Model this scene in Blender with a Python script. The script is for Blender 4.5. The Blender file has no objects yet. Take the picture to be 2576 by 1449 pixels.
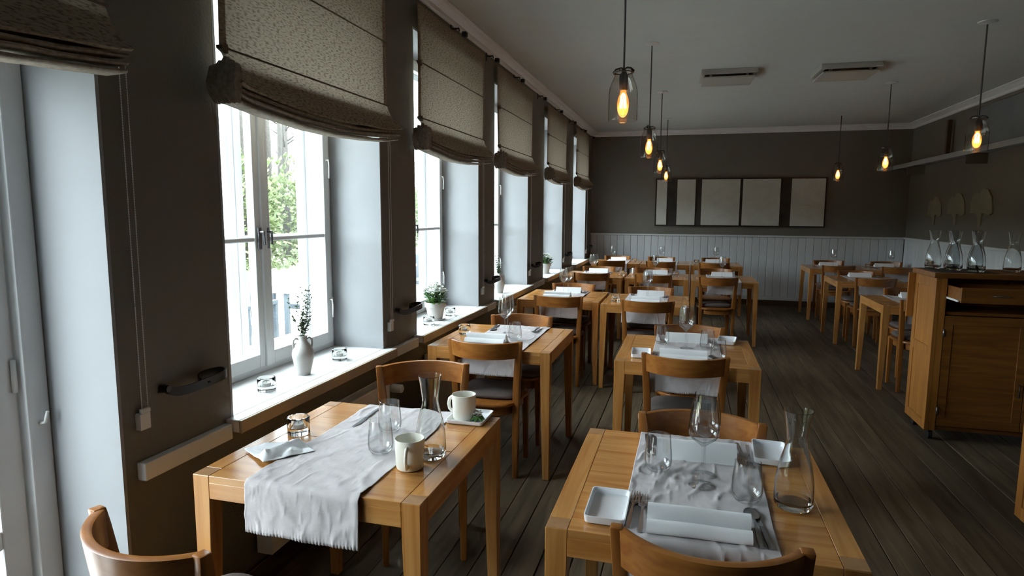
import bpy, bmesh, math, random
from mathutils import Vector, Matrix, noise
random.seed(7)
SC = bpy.context.scene
COL = SC.collection
PI = math.pi

# ------------------------------------------------------------------ camera
cam_d = bpy.data.cameras.new('camera'); cam = bpy.data.objects.new('camera', cam_d); COL.objects.link(cam)
YAW, PITCH, ROLL, FPX = 0.270835, -0.120728, 0.005553, 1579.38
cam_d.sensor_fit = 'HORIZONTAL'; cam_d.sensor_width = 36.0; cam_d.lens = FPX / 2576 * 36.0
cam_d.clip_start = 0.02; cam_d.clip_end = 300
_f = Vector((-math.sin(YAW) * math.cos(PITCH), math.cos(YAW) * math.cos(PITCH), math.sin(PITCH)))
_r = Vector((math.cos(YAW), math.sin(YAW), 0)); _u = _r.cross(_f)
_rr = math.cos(ROLL) * _r + math.sin(ROLL) * _u; _uu = -math.sin(ROLL) * _r + math.cos(ROLL) * _u
M = Matrix.Identity(4)
for i in range(3):
    M[i][0] = _rr[i]; M[i][1] = _uu[i]; M[i][2] = -_f[i]
M.translation = (1.5581, 0, 1.5214)
cam.matrix_world = M
SC.camera = cam

# ------------------------------------------------------------------ world, exposure
SC.view_settings.view_transform = 'Standard'; SC.view_settings.look = 'None'
SC.view_settings.gamma = 1.0; SC.view_settings.use_curve_mapping = False
SC.view_settings.exposure = 0.30
w = bpy.data.worlds.new('overcast_sky'); SC.world = w; w.use_nodes = True
nt = w.node_tree; nt.nodes.clear()
_tc = nt.nodes.new('ShaderNodeTexCoord'); _sx = nt.nodes.new('ShaderNodeSeparateXYZ')
_cr = nt.nodes.new('ShaderNodeValToRGB'); _bg = nt.nodes.new('ShaderNodeBackground'); _wo = nt.nodes.new('ShaderNodeOutputWorld')
nt.links.new(_tc.outputs['Generated'], _sx.inputs[0]); nt.links.new(_sx.outputs['Z'], _cr.inputs[0])
_cr.color_ramp.elements[0].color = (0.80, 0.92, 1.0, 1); _cr.color_ramp.elements[1].color = (0.88, 0.97, 1.0, 1)
nt.links.new(_cr.outputs[0], _bg.inputs[0]); nt.links.new(_bg.outputs[0], _wo.inputs[0])
SKY = 18.5
_bg.inputs[1].default_value = SKY
SC.cycles.max_bounces = 8; SC.cycles.diffuse_bounces = 3; SC.cycles.glossy_bounces = 3
SC.cycles.transmission_bounces = 8; SC.cycles.transparent_max_bounces = 14
SC.cycles.use_adaptive_sampling = True; SC.cycles.adaptive_threshold = 0.05; SC.cycles.adaptive_min_samples = 40
SC.cycles.caustics_reflective = False
SC.cycles.sample_clamp_indirect = 6.0; SC.cycles.blur_glossy = 0.6
SC.cycles.use_denoising = True

# ------------------------------------------------------------------ room numbers
XW = -0.09          # inner face of the window wall
XF = -0.40          # inner face of the casements
XO = -0.62          # outer face of the wall
YB = 11.12; WR = 4.84; H = 2.90; YN = -3.2
HEAD = 2.63; SILL = 0.74; DHEAD = 2.10
WIN = [(0.215, 1.475), (1.945, 3.205), (3.645, 4.905), (5.325, 6.548), (7.30, 8.485), (9.26, 10.47)]
for a, b in WIN:
    zh, zs = (DHEAD, 0.0) if a == 0.215 else (HEAD, SILL)
    l = bpy.data.lights.new('window_portal', 'AREA'); l.shape = 'RECTANGLE'; l.size = zh - zs; l.size_y = b - a
    l.cycles.is_portal = True
    o = bpy.data.objects.new('window_portal', l); COL.objects.link(o)
    o.location = (XO - 0.01, (a + b) / 2, (zh + zs) / 2); o.rotation_euler = (0, -PI / 2, 0)

# ------------------------------------------------------------------ materials
MAT = {}
def new_mat(name):
    m = bpy.data.materials.new(name); m.use_nodes = True; MAT[name] = m
    n = m.node_tree; n.nodes.clear()
    out = n.nodes.new('ShaderNodeOutputMaterial')
    return m, n, out
def N(n, t, **kw):
    x = n.nodes.new(t)
    for k, v in kw.items():
        if k.startswith('i_'):
            x.inputs[k[2:].replace('_', ' ')].default_value = v
        else: setattr(x, k, v)
    return x
def plain(name, col, rough=0.5, metal=0.0, var=0.08, scale=6.0, bump=0.0, bscale=60.0, spec=0.5, obj_rand=0.0):
    m, n, out = new_mat(name)
    p = N(n, 'ShaderNodeBsdfPrincipled'); p.inputs['Roughness'].default_value = rough; p.inputs['Metallic'].default_value = metal
    p.inputs['Specular IOR Level'].default_value = spec
    tc = N(n, 'ShaderNodeTexCoord'); nz = N(n, 'ShaderNodeTexNoise'); nz.inputs['Scale'].default_value = scale; nz.inputs['Detail'].default_value = 4
    n.links.new(tc.outputs['Object'], nz.inputs['Vector'])
    r = N(n, 'ShaderNodeValToRGB')
    c = Vector(col)
    r.color_ramp.elements[0].position = 0.3; r.color_ramp.elements[1].position = 0.7
    r.color_ramp.elements[0].color = (*(c * (1 - var)), 1); r.color_ramp.elements[1].color = (*[min(1, q) for q in (c * (1 + var))], 1)
    n.links.new(nz.outputs['Fac'], r.inputs[0]); src = r.outputs[0]
    if obj_rand:
        oi = N(n, 'ShaderNodeObjectInfo'); hs = N(n, 'ShaderNodeHueSaturation'); mr = N(n, 'ShaderNodeMapRange')
        mr.inputs['To Min'].default_value = 1 - obj_rand; mr.inputs['To Max'].default_value = 1 + obj_rand
        n.links.new(oi.outputs['Random'], mr.inputs['Value']); n.links.new(mr.outputs[0], hs.inputs['Value'])
        n.links.new(src, hs.inputs['Color']); src = hs.outputs[0]
    n.links.new(src, p.inputs['Base Color'])
    if bump:
        b = N(n, 'ShaderNodeBump'); b.inputs['Strength'].default_value = bump; b.inputs['Distance'].default_value = 0.01
        nb = N(n, 'ShaderNodeTexNoise'); nb.inputs['Scale'].default_value = bscale; nb.inputs['Detail'].default_value = 5
        n.links.new(tc.outputs['Object'], nb.inputs['Vector']); n.links.new(nb.outputs['Fac'], b.inputs['Height'])
        n.links.new(b.outputs[0], p.inputs['Normal'])
    n.links.new(p.outputs[0], out.inputs[0])
    return m
def wood(name, axis, c0, c1, rough=0.35, scale=1.0, bump=0.05, rand=0.12, spec=0.5):
    m, n, out = new_mat(name)
    p = N(n, 'ShaderNodeBsdfPrincipled'); p.inputs['Specular IOR Level'].default_value = spec; p.inputs['Roughness'].default_value = rough
    tc = N(n, 'ShaderNodeTexCoord'); oi = N(n, 'ShaderNodeObjectInfo')
    mp = N(n, 'ShaderNodeMapping'); s = [22 * scale] * 3; s['xyz'.index(axis)] = 1.6 * scale
    mp.inputs['Scale'].default_value = s
    ad = N(n, 'ShaderNodeVectorMath', operation='ADD'); sc_ = N(n, 'ShaderNodeMath', operation='MULTIPLY'); sc_.inputs[1].default_value = 37.0
    n.links.new(oi.outputs['Random'], sc_.inputs[0])
    n.links.new(tc.outputs['Object'], mp.inputs['Vector']); n.links.new(mp.outputs[0], ad.inputs[0]); n.links.new(sc_.outputs[0], ad.inputs[1])
    nz = N(n, 'ShaderNodeTexNoise'); nz.inputs['Scale'].default_value = 1.6; nz.inputs['Detail'].default_value = 6; nz.inputs['Distortion'].default_value = 0.6
    n.links.new(ad.outputs[0], nz.inputs['Vector'])
    r = N(n, 'ShaderNodeValToRGB'); r.color_ramp.elements[0].position = 0.32; r.color_ramp.elements[1].position = 0.68
    r.color_ramp.elements[0].color = (*c0, 1); r.color_ramp.elements[1].color = (*c1, 1)
    n.links.new(nz.outputs['Fac'], r.inputs[0])
    hs = N(n, 'ShaderNodeHueSaturation'); mr = N(n, 'ShaderNodeMapRange')
    mr.inputs['To Min'].default_value = 1 - rand; mr.inputs['To Max'].default_value = 1 + rand
    n.links.new(oi.outputs['Random'], mr.inputs['Value']); n.links.new(mr.outputs[0], hs.inputs['Value']); n.links.new(r.outputs[0], hs.inputs['Color'])
    n.links.new(hs.outputs[0], p.inputs['Base Color'])
    b = N(n, 'ShaderNodeBump'); b.inputs['Strength'].default_value = bump; b.inputs['Distance'].default_value = 0.01
    n.links.new(nz.outputs['Fac'], b.inputs['Height']); n.links.new(b.outputs[0], p.inputs['Normal'])
    n.links.new(p.outputs[0], out.inputs[0])
    return m
def glass(name, tint=(0.97, 0.985, 0.98)):
    m, n, out = new_mat(name)
    p = N(n, 'ShaderNodeBsdfPrincipled'); p.inputs['Base Color'].default_value = (*tint, 1); p.inputs['Roughness'].default_value = 0.0
    p.inputs['Transmission Weight'].default_value = 1.0; p.inputs['IOR'].default_value = 1.46
    n.links.new(p.outputs[0], out.inputs[0]); return m
def thin_glass(name, tint=(1, 1, 1), ior=1.45, emis=None, boost=1.0, edge=None):
    m, n, out = new_mat(name)
    t = N(n, 'ShaderNodeBsdfTransparent'); t.inputs[0].default_value = (*tint, 1)
    g = N(n, 'ShaderNodeBsdfGlossy'); g.inputs['Roughness'].default_value = 0.02
    lw = N(n, 'ShaderNodeLayerWeight'); lw.inputs[0].default_value = 0.5
    pw = N(n, 'ShaderNodeMath', operation='POWER'); pw.inputs[1].default_value = 5.0; n.links.new(lw.outputs['Facing'], pw.inputs[0])
    fr = N(n, 'ShaderNodeMath', operation='MULTIPLY_ADD'); fr.inputs[1].default_value = 0.9; fr.inputs[2].default_value = ((ior - 1) / (ior + 1)) ** 2 * boost
    n.links.new(pw.outputs[0], fr.inputs[0])
    if edge:        # longer path through the wall towards the outline
        cr = N(n, 'ShaderNodeValToRGB'); cr.color_ramp.elements[0].position = 0.55; cr.color_ramp.elements[1].position = 0.97
        cr.color_ramp.elements[0].color = (*tint, 1); cr.color_ramp.elements[1].color = (*edge, 1)
        n.links.new(lw.outputs['Facing'], cr.inputs[0]); n.links.new(cr.outputs[0], t.inputs[0])
    mx = N(n, 'ShaderNodeMixShader'); n.links.new(fr.outputs[0], mx.inputs[0]); n.links.new(t.outputs[0], mx.inputs[1]); n.links.new(g.outputs[0], mx.inputs[2])
    if emis:
        e = N(n, 'ShaderNodeEmission'); e.inputs[0].default_value = (*emis[0], 1); e.inputs[1].default_value = emis[1]
        ad = N(n, 'ShaderNodeAddShader'); n.links.new(mx.outputs[0], ad.inputs[0]); n.links.new(e.outputs[0], ad.inputs[1]); n.links.new(ad.outputs[0], out.inputs[0])
    else: n.links.new(mx.outputs[0], out.inputs[0])
    return m
def emit(name, col, s):
    m, n, out = new_mat(name); e = N(n, 'ShaderNodeEmission'); e.inputs[0].default_value = (*col, 1); e.inputs[1].default_value = s
    n.links.new(e.outputs[0], out.inputs[0]); return m

plain('taupe_paint', (0.152, 0.139, 0.114), 0.6, var=0.04, scale=3, bump=0.12, bscale=90)
plain('ceiling_paint', (0.62, 0.66, 0.645), 0.9, var=0.02)
plain('white_paint', (0.80, 0.81, 0.82), 0.35, var=0.02, bump=0.03, bscale=30)
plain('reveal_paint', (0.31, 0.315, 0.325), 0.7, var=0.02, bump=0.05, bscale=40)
plain('sill_paint', (0.82, 0.82, 0.81), 0.3, var=0.02)
plain('nosing_beige', (0.46, 0.38, 0.28), 0.5, var=0.05)  # sill front edge, browner and darker than the sill top
plain('board_paint', (0.60, 0.62, 0.63), 0.45, var=0.03, obj_rand=0.05)
BR0, BR1 = (0.38, 0.150, 0.034), (0.53, 0.26, 0.080)
for ax in 'xyz':
    wood('birch_' + ax, ax, BR0, BR1, 0.22, bump=0.03)
    wood('chairwood_' + ax, ax, (0.215, 0.070, 0.013), (0.32, 0.125, 0.027), 0.28, bump=0.03)
wood('end_grain', 'z', (0.30, 0.15, 0.06), (0.38, 0.20, 0.085), 0.4, rand=0.08)
wood('cabinet_wood_x', 'x', (0.16, 0.055, 0.010), (0.27, 0.105, 0.020), 0.4)
wood('cabinet_wood_z', 'z', (0.24, 0.085, 0.013), (0.35, 0.142, 0.025), 0.45)
wood('floor_wood', 'y', (0.054, 0.040, 0.025), (0.125, 0.093, 0.058), 0.55, 0.7, spec=0.2, bump=0.15, rand=0.22)
wood('dark_wood', 'x', (0.05, 0.03, 0.018), (0.08, 0.05, 0.03), 0.5)
plain('gap_dark', (0.01, 0.008, 0.006), 0.9)
plain('linen', (0.56, 0.52, 0.52), 0.95, var=0.06, scale=25, bump=0.16, bscale=700, spec=0.1)
plain('napkin_white', (0.84, 0.85, 0.86), 0.9, var=0.015, bump=0.1, bscale=300, spec=0.15)
plain('cushion_cloth', (0.125, 0.10, 0.092), 0.95, var=0.1, bump=0.2, bscale=400, spec=0.1)
plain('porcelain', (0.80, 0.81, 0.83), 0.28, var=0.01)
plain('cream_ceramic', (0.80, 0.77, 0.68), 0.15, var=0.01)
plain('stoneware', (0.52, 0.50, 0.48), 0.45, var=0.06, scale=14)
plain('clay_pot', (0.62, 0.60, 0.56), 0.8, var=0.07, scale=12, bump=0.1)
plain('steel', (0.30, 0.31, 0.33), 0.38, 1.0, var=0.03)
plain('black_iron', (0.015, 0.015, 0.016), 0.4, var=0.1)
plain('bakelite', (0.02, 0.012, 0.01), 0.4)
plain('black_slate', (0.012, 0.014, 0.014), 0.45)
plain('cord_grey', (0.10, 0.10, 0.095), 0.8)
plain('white_plastic', (0.75, 0.75, 0.73), 0.35, var=0.02)
plain('vent_plastic', (0.46, 0.46, 0.40), 0.5, var=0.02)
plain('leaf_green', (0.07, 0.16, 0.035), 0.5, var=0.45, scale=40, obj_rand=0.1)
plain('sprig_green', (0.045, 0.075, 0.025), 0.55, var=0.4, scale=50)
plain('petal_white', (0.82, 0.84, 0.78), 0.7, var=0.03)
plain('canvas_white', (0.53, 0.53, 0.48), 0.9, var=0.06, scale=9, bump=0.4, bscale=45)
plain('photo_dark', (0.02, 0.016, 0.013), 0.6, var=0.6, scale=7)
plain('cutout_cream', (0.24, 0.22, 0.16), 0.8)
plain('panel_bluegrey', (0.17, 0.18, 0.19), 0.8, var=0.12, scale=2.5)
plain('shelf_grey', (0.30, 0.31, 0.32), 0.5)
plain('wax', (0.80, 0.79, 0.76), 0.6)
plain('gravel', (0.42, 0.42, 0.41), 0.9, var=0.15, scale=20)
plain('rattan', (0.055, 0.07, 0.085), 0.6, var=0.2, scale=60)
plain('outdoor_top', (0.75, 0.75, 0.74), 0.6)
plain('bark', (0.05, 0.043, 0.036), 0.9, var=0.4, scale=20)
plain('hedge_leaf', (0.085, 0.11, 0.038), 0.7, var=0.4, scale=9)
glass('clear_glass')
thin_glass('window_pane', (0.97, 0.985, 0.985))
thin_glass('jar_glass', (0.92, 0.91, 0.89), 1.6, edge=(0.38, 0.33, 0.29), boost=1.6)
thin_glass('stem_glass', (0.975, 0.98, 0.98), 1.5, edge=(0.45, 0.47, 0.46), boost=2.4)
thin_glass('bulb_glass', (1, 0.85, 0.6), 1.4, ((1.0, 0.33, 0.06), 0.55))
emit('filament', (1.0, 0.44, 0.10), 26.0)
# blind fabric
def blind_mat():
    m, n, out = new_mat('blind_fabric')
    tc = N(n, 'ShaderNodeTexCoord'); mp = N(n, 'ShaderNodeMapping'); mp.inputs['Scale'].default_value = (1, 44, 190)
    nz = N(n, 'ShaderNodeTexNoise'); nz.inputs['Scale'].default_value = 1.0; nz.inputs['Detail'].default_value = 2
    n.links.new(tc.outputs['Object'], mp.inputs[0]); n.links.new(mp.outputs[0], nz.inputs['Vector'])
    r = N(n, 'ShaderNodeValToRGB'); r.color_ramp.elements[0].position = 0.36; r.color_ramp.elements[1].position = 0.52
    r.color_ramp.elements[0].color = (0.19, 0.145, 0.105, 1); r.color_ramp.elements[1].color = (0.38, 0.315, 0.24, 1)
    n.links.new(nz.outputs['Fac'], r.inputs[0])
    d = N(n, 'ShaderNodeBsdfDiffuse'); t = N(n, 'ShaderNodeBsdfTranslucent')
    n.links.new(r.outputs[0], d.inputs[0]); n.links.new(r.outputs[0], t.inputs[0])
    b = N(n, 'ShaderNodeBump'); b.inputs['Strength'].default_value = 0.12; b.inputs['Distance'].default_value = 0.003
    n.links.new(nz.outputs['Fac'], b.inputs['Height']); n.links.new(b.outputs[0], d.inputs['Normal'])
    mx = N(n, 'ShaderNodeMixShader'); mx.inputs[0].default_value = 0.13
    n.links.new(d.outputs[0], mx.inputs[1]); n.links.new(t.outputs[0], mx.inputs[2]); n.links.new(mx.outputs[0], out.inputs[0])
blind_mat()
plain('blind_fold_fabric', (0.27, 0.23, 0.185), 0.95, var=0.25, scale=60, spec=0.1)
plain('blind_rod', (0.17, 0.14, 0.105), 0.9)

# ------------------------------------------------------------------ mesh builder
class MB:
    def __init__(s): s.v = []; s.f = []
    def box(s, x0, x1, y0, y1, z0, z1):
        return s.hexa([(x0, y0, z0), (x1, y0, z0), (x1, y1, z0), (x0, y1, z0), (x0, y0, z1), (x1, y0, z1), (x1, y1, z1), (x0, y1, z1)])
    def hexa(s, p):
        b = len(s.v); s.v += [tuple(q) for q in p]
        s.f += [(b, b+3, b+2, b+1), (b+4, b+5, b+6, b+7), (b, b+1, b+5, b+4), (b+1, b+2, b+6, b+5), (b+2, b+3, b+7, b+6), (b+3, b, b+4, b+7)]
        return s
    def lathe(s, prof, seg=32, c=(0, 0, 0)):
        b = len(s.v); rings = []
        for r, z in prof:
            if r < 1e-6: s.v.append((c[0], c[1], c[2] + z)); rings.append([len(s.v) - 1])
            else:
                ring = []
                for k in range(seg):
                    a = 2 * PI * k / seg; s.v.append((c[0] + r * math.cos(a), c[1] + r * math.sin(a), c[2] + z)); ring.append(len(s.v) - 1)
                rings.append(ring)
        for A, B in zip(rings, rings[1:]):
            for k in range(seg):
                k2 = (k + 1) % seg
                if len(A) == 1 and len(B) == 1: break
                if len(A) == 1: s.f.append((A[0], B[k2], B[k]))
                elif len(B) == 1: s.f.append((A[k], A[k2], B[0]))
                else: s.f.append((A[k], A[k2], B[k2], B[k]))
        return s
    def tube(s, pts, rad, seg=8, caps=True, squash=None):
        pts = [Vector(p) for p in pts]; n = len(pts)
        rads = rad if isinstance(rad, (list, tuple)) else [rad] * n
        T = []
        for i in range(n):
            t = pts[min(i + 1, n - 1)] - pts[max(i - 1, 0)]; T.append(t.normalized())
        up = Vector((0, 0, 1)) if abs(T[0].z) < 0.9 else Vector((1, 0, 0))
        nrm = (up - T[0] * up.dot(T[0])).normalized(); rings = []
        for i in range(n):
            nrm = (nrm - T[i] * nrm.dot(T[i])).normalized(); bi = T[i].cross(nrm); ring = []
            for k in range(seg):
                a = 2 * PI * k / seg; q = pts[i] + (nrm * math.cos(a) * (squash or 1) + bi * math.sin(a)) * rads[i]
                s.v.append(tuple(q)); ring.append(len(s.v) - 1)
            rings.append(ring)
        for A, B in zip(rings, rings[1:]):
            for k in range(seg): s.f.append((A[k], A[(k+1) % seg], B[(k+1) % seg], B[k]))
        if caps: s.f.append(tuple(rings[0][::-1])); s.f.append(tuple(rings[-1]))
        return s
    def loft(s, rings, caps=True, closed=True):
        idx = []
        for r in rings:
            b = len(s.v); s.v += [tuple(q) for q in r]; idx.append(list(range(b, b + len(r))))
        n = len(idx[0])
        for A, B in zip(idx, idx[1:]):
            for k in range(n if closed else n - 1): s.f.append((A[k], A[(k+1) % n], B[(k+1) % n], B[k]))
        if caps and closed: s.f.append(tuple(idx[0][::-1])); s.f.append(tuple(idx[-1]))
        return s
    def grid(s, fn, nu, nv):
        b = len(s.v)
        for j in range(nv + 1):
            for i in range(nu + 1): s.v.append(tuple(fn(i / nu, j / nv)))
        for j in range(nv):
            for i in range(nu):
                a = b + j * (nu + 1) + i; s.f.append((a, a + 1, a + nu + 2, a + nu + 1))
        return s
    def prism(s, poly, fn, d0, d1):          # poly of 2d points, fn(p, d) -> 3d
        return s.loft([[fn(p, d0) for p in poly], [fn(p, d1) for p in poly]])
    def mesh(s, name, mat, smooth=False, bevel=0, seg=2, sub=0):
        me = bpy.data.meshes.new(name); bm = bmesh.new()
        vs = [bm.verts.new(q) for q in s.v]
        for f in s.f:
            try: bm.faces.new([vs[i] for i in f])
            except ValueError: pass
        bmesh.ops.recalc_face_normals(bm, faces=bm.faces)
        if bevel: bmesh.ops.bevel(bm, geom=bm.edges[:], offset=bevel, segments=seg, affect='EDGES', profile=0.5, clamp_overlap=True)
        bm.to_mesh(me); bm.free(); me.materials.append(MAT[mat])
        if smooth:
            me.polygons.foreach_set('use_smooth', [True] * len(me.polygons))
            if smooth is not True: me.set_sharp_from_angle(angle=math.radians(smooth))
        return me
    def build(s, name, mat, parent=None, **kw):
        return link(name, s.mesh(name, mat, **kw), parent)
def link(name, me, parent=None, loc=None, rz=0):
    o = bpy.data.objects.new(name, me); COL.objects.link(o)
    if parent: o.parent = parent
    if loc: o.location = loc
    if rz: o.rotation_euler.z = rz
    return o
def tag(o, label, cat, group=None):
    o['label'] = label; o['category'] = cat
    if group: o['group'] = group
    return o
def thing(name, label, cat, loc=(0, 0, 0), rz=0, group=None):
    o = bpy.data.objects.new(name, None); COL.objects.link(o); o.location = loc; o.rotation_euler.z = rz; o.empty_display_size = 0.1
    return tag(o, label, cat, group)
def struct(o, label=None):
    o['kind'] = 'structure'
    if label: o['label'] = label
    return o
def box(*a): return MB().box(*a)
def copy_tree(o, loc, rz, label, group=None):
    c = o.copy(); COL.objects.link(c); c.location = loc; c.rotation_euler.z = rz; c['label'] = label
    if group: c['group'] = group
    for ch in o.children:
        d = ch.copy(); COL.objects.link(d); d.parent = c
        for g in ch.children:
            e = g.copy(); COL.objects.link(e); e.parent = d
    return c
class Kit:
    """first call places the prototype, later calls place copies"""
    def __init__(s, make): s.make = make; s.p = None
    def __call__(s, loc, rz, label, group=None):
        if s.p is None:
            s.p = s.make(); o = s.p; o.location = loc; o.rotation_euler.z = rz; o['label'] = label
            if group: o['group'] = group
            return o
        return copy_tree(s.p, loc, rz, label, group)

# ------------------------------------------------------------------ shell
fl = struct(box(-0.2, WR + 0.1, YN, YB + 0.1, -0.16, -0.022).build('floor', 'gap_dark'), 'dark wooden plank floor')
PW = 0.135; x = -0.09; k = 0
while x < WR:
    cuts = [YN] + sorted(random.uniform(YN + 1, YB - 1) for _ in range(random.choice((0, 1, 1)))) + [YB]
    for a, b in zip(cuts, cuts[1:]):
        dz = random.uniform(-0.0015, 0.0015)
        g = random.choice((0.0025, 0.003, 0.0035, 0.006))
        box(x + g / 2, min(x + PW, WR) - g / 2, a + .001, b - .001, -0.022, dz).build('plank', 'floor_wood', fl, bevel=0.002, seg=1)
    x += PW
ce = struct(box(XO, WR + 0.1, YN, YB + 0.1, H, H + 0.12).build('ceiling', 'ceiling_paint'), 'plain off-white ceiling')
# window wall
m = MB(); m.box(XO, XW, YN, WIN[0][0], -0.1, SILL - 0.05); m.box(XO, XW, WIN[0][1], YB, -0.1, SILL - 0.05); m.box(XO, XW, *WIN[0], -0.1, -0.001); m.box(XO, XW, *WIN[0], DHEAD, HEAD); m.box(XO, XW, YN, YB, HEAD, H)
edges = [YN] + [q for p in WIN for q in p] + [YB]
for a, b in zip(edges[::2], edges[1::2]): m.box(XO, XW, a, b, SILL - 0.05, HEAD)
struct(m.build('wall_left', 'taupe_paint'), 'dark taupe wall with the row of deep windows')
wb = struct(box(XO, WR + 0.1, YB, YB + 0.12, -0.1, H).build('wall_back', 'taupe_paint'), 'dark taupe back wall above white boarding')
wr = struct(box(WR, WR + 0.12, YN, YB, -0.1, H).build('wall_right', 'taupe_paint'), 'dark taupe right wall with high shelf')
struct(box(XO, WR + 0.1, YN - 0.12, YN, -0.1, H).build('wall_near', 'taupe_paint'), 'dark taupe wall behind the viewer')
# boarding
DADO = 1.16; BW = 0.117
x = XW + 0.004
while x < WR - 0.03:
    x1 = min(x + BW - 0.004, WR - 0.012)
    box(x, x1, YB - 0.014, YB, 0.15, DADO - 0.03).build('board', 'board_paint', wb, bevel=0.003, seg=1); x += BW
box(XW, WR, YB - 0.035, YB, DADO - 0.03, DADO).build('dado_rail', 'board_paint', wb, bevel=0.006)
box(XW, WR, YB - 0.022, YB, 0.09, 0.15).build('bottom_rail', 'board_paint', wb, bevel=0.004)
y = YB - 0.036
while y > 5.0:
    box(WR - 0.014, WR, y - BW + 0.004, y, 0.15, DADO - 0.03).build('board', 'board_paint', wr, bevel=0.003, seg=1); y -= BW
box(WR - 0.035, WR, 2.0, YB - 0.035, DADO - 0.03, DADO).build('dado_rail', 'board_paint', wr, bevel=0.006)
box(WR - 0.022, WR, 2.0, YB - 0.035, 0.09, 0.15).build('bottom_rail', 'board_paint', wr, bevel=0.004)
struct(box(XW, WR - 0.03, YB - 0.03, YB, 0, 0.088).build('baseboard_back', 'dark_wood', bevel=0.004), 'dark wooden skirting along the back wall')
struct(box(WR - 0.03, WR, 2.0, YB - 0.03, 0, 0.088).build('baseboard_right', 'dark_wood', bevel=0.004), 'dark wooden skirting along the right wall')
struct(box(XW, XW + 0.018, WIN[0][1], YB - 0.03, 0, 0.088).build('baseboard_left', 'dark_wood', bevel=0.004), 'dark wooden skirting below the windows')
# cornice
prof = [(0, 0), (0.085, 0), (0.085, -0.012), (0.062, -0.020), (0.045, -0.040), (0.022, -0.052), (0.020, -0.075), (0.012, -0.085), (0, -0.085)]
struct(MB().prism(prof, lambda p, d: (d, YB - p[0], H + p[1]), XW, WR).build('trim_1', 'white_paint', smooth=30), 'white cornice along the back wall')
struct(MB().prism(prof, lambda p, d: (WR - p[0], d, H + p[1]), YN, YB).build('trim_2', 'white_paint', smooth=30), 'white cornice along the right wall')
struct(MB().prism(prof, lambda p, d: (XW + p[0], d, H + p[1]), YN, YB).build('trim_3', 'white_paint', smooth=30), 'white cornice above the windows')

# ------------------------------------------------------------------ windows
def casement(win, a, b, x0, depth, zbar, side, inner):
    """one leaf between y=a and y=b; stiles, rails, bar, panes"""
    st = 0.052; z0, z1 = SILL + 0.03, HEAD - 0.04
    c = MB(); c.box(x0 - depth, x0, a, a + st, z0, z1); c.box(x0 - depth, x0, b - st, b, z0, z1)
    c.box(x0 - depth, x0, a + st, b - st, z0, z0 + 0.065); c.box(x0 - depth, x0, a + st, b - st, z1 - 0.055, z1)
    o = c.build('casement', 'white_paint', win, bevel=0.004, seg=2)
    for zb in zbar: box(x0 - depth + 0.006, x0 - 0.004, a + st, b - st, zb - 0.011, zb + 0.011).build('glazing_bar', 'white_paint', o, bevel=0.004, seg=1)
    zs = [z0 + 0.065] + list(zbar) + [z1 - 0.055]
    for q0, q1 in zip(zs, zs[1:]):
        if not inner:
            xm = x0 - depth / 2; pm = MB(); pm.v = [(xm, a + st - .005, q0 + .004), (xm, b - st + .005, q0 + .004), (xm, b - st + .005, q1 - .004), (xm, a + st - .005, q1 - .004)]; pm.f = [(0, 1, 2, 3)]
            pm.build('pane', 'window_pane', o); continue
        box(x0 - depth / 2 - 0.002, x0 - depth / 2 + 0.002, a + st - 0.005, b - st + 0.005, q0 + 0.004, q1 - 0.004).build('pane', 'window_pane', o)
    if inner:
        yh = a + 0.012 if side > 0 else b - 0.012        # hinge side at the frame
        for zh in (0.98, 2.3):
            h = MB(); h.tube([(x0 + 0.006, yh, zh - 0.05), (x0 + 0.006, yh, zh + 0.05)], 0.007, 8); h.box(x0 - 0.001, x0 + 0.003, yh - 0.012, yh + 0.012, zh - 0.04, zh + 0.04)
            h.build('hinge', 'white_paint', o, smooth=40)
        ym = b - st / 2 if side > 0 else a + st / 2
        l = MB(); l.box(x0 - 0.001, x0 + 0.008, ym - 0.012, ym + 0.012, 1.34, 1.44)
        l.tube([(x0 + 0.006, ym, 1.42), (x0 + 0.03, ym, 1.42)], 0.006, 8); l.tube([(x0 + 0.028, ym, 1.42), (x0 + 0.03, ym + side * 0.003, 1.36)], 0.006, 8)
        l.build('espagnolette', 'steel', o, smooth=40)
        # window stay hooks on the stile
        for zk in (1.80, 1.02):
            s_ = MB(); yk = (a + st * 0.6) if side > 0 else (b - st * 0.6)
            s_.tube([(x0, yk, zk), (x0 + 0.02, yk, zk), (x0 + 0.024, yk, zk - 0.03), (x0 + 0.022, yk - side * 0.0, zk - 0.10)], 0.004, 6)
            s_.build('stay', 'white_plastic', o, smooth=True)
    return o
WN = ['first full window, with handled vase on its sill', 'second full window, with round potted white flowers', 'third full window, with vase of leafy stems', 'fourth full window, with small potted white flowers', 'farthest window next to the back wall']
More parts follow.
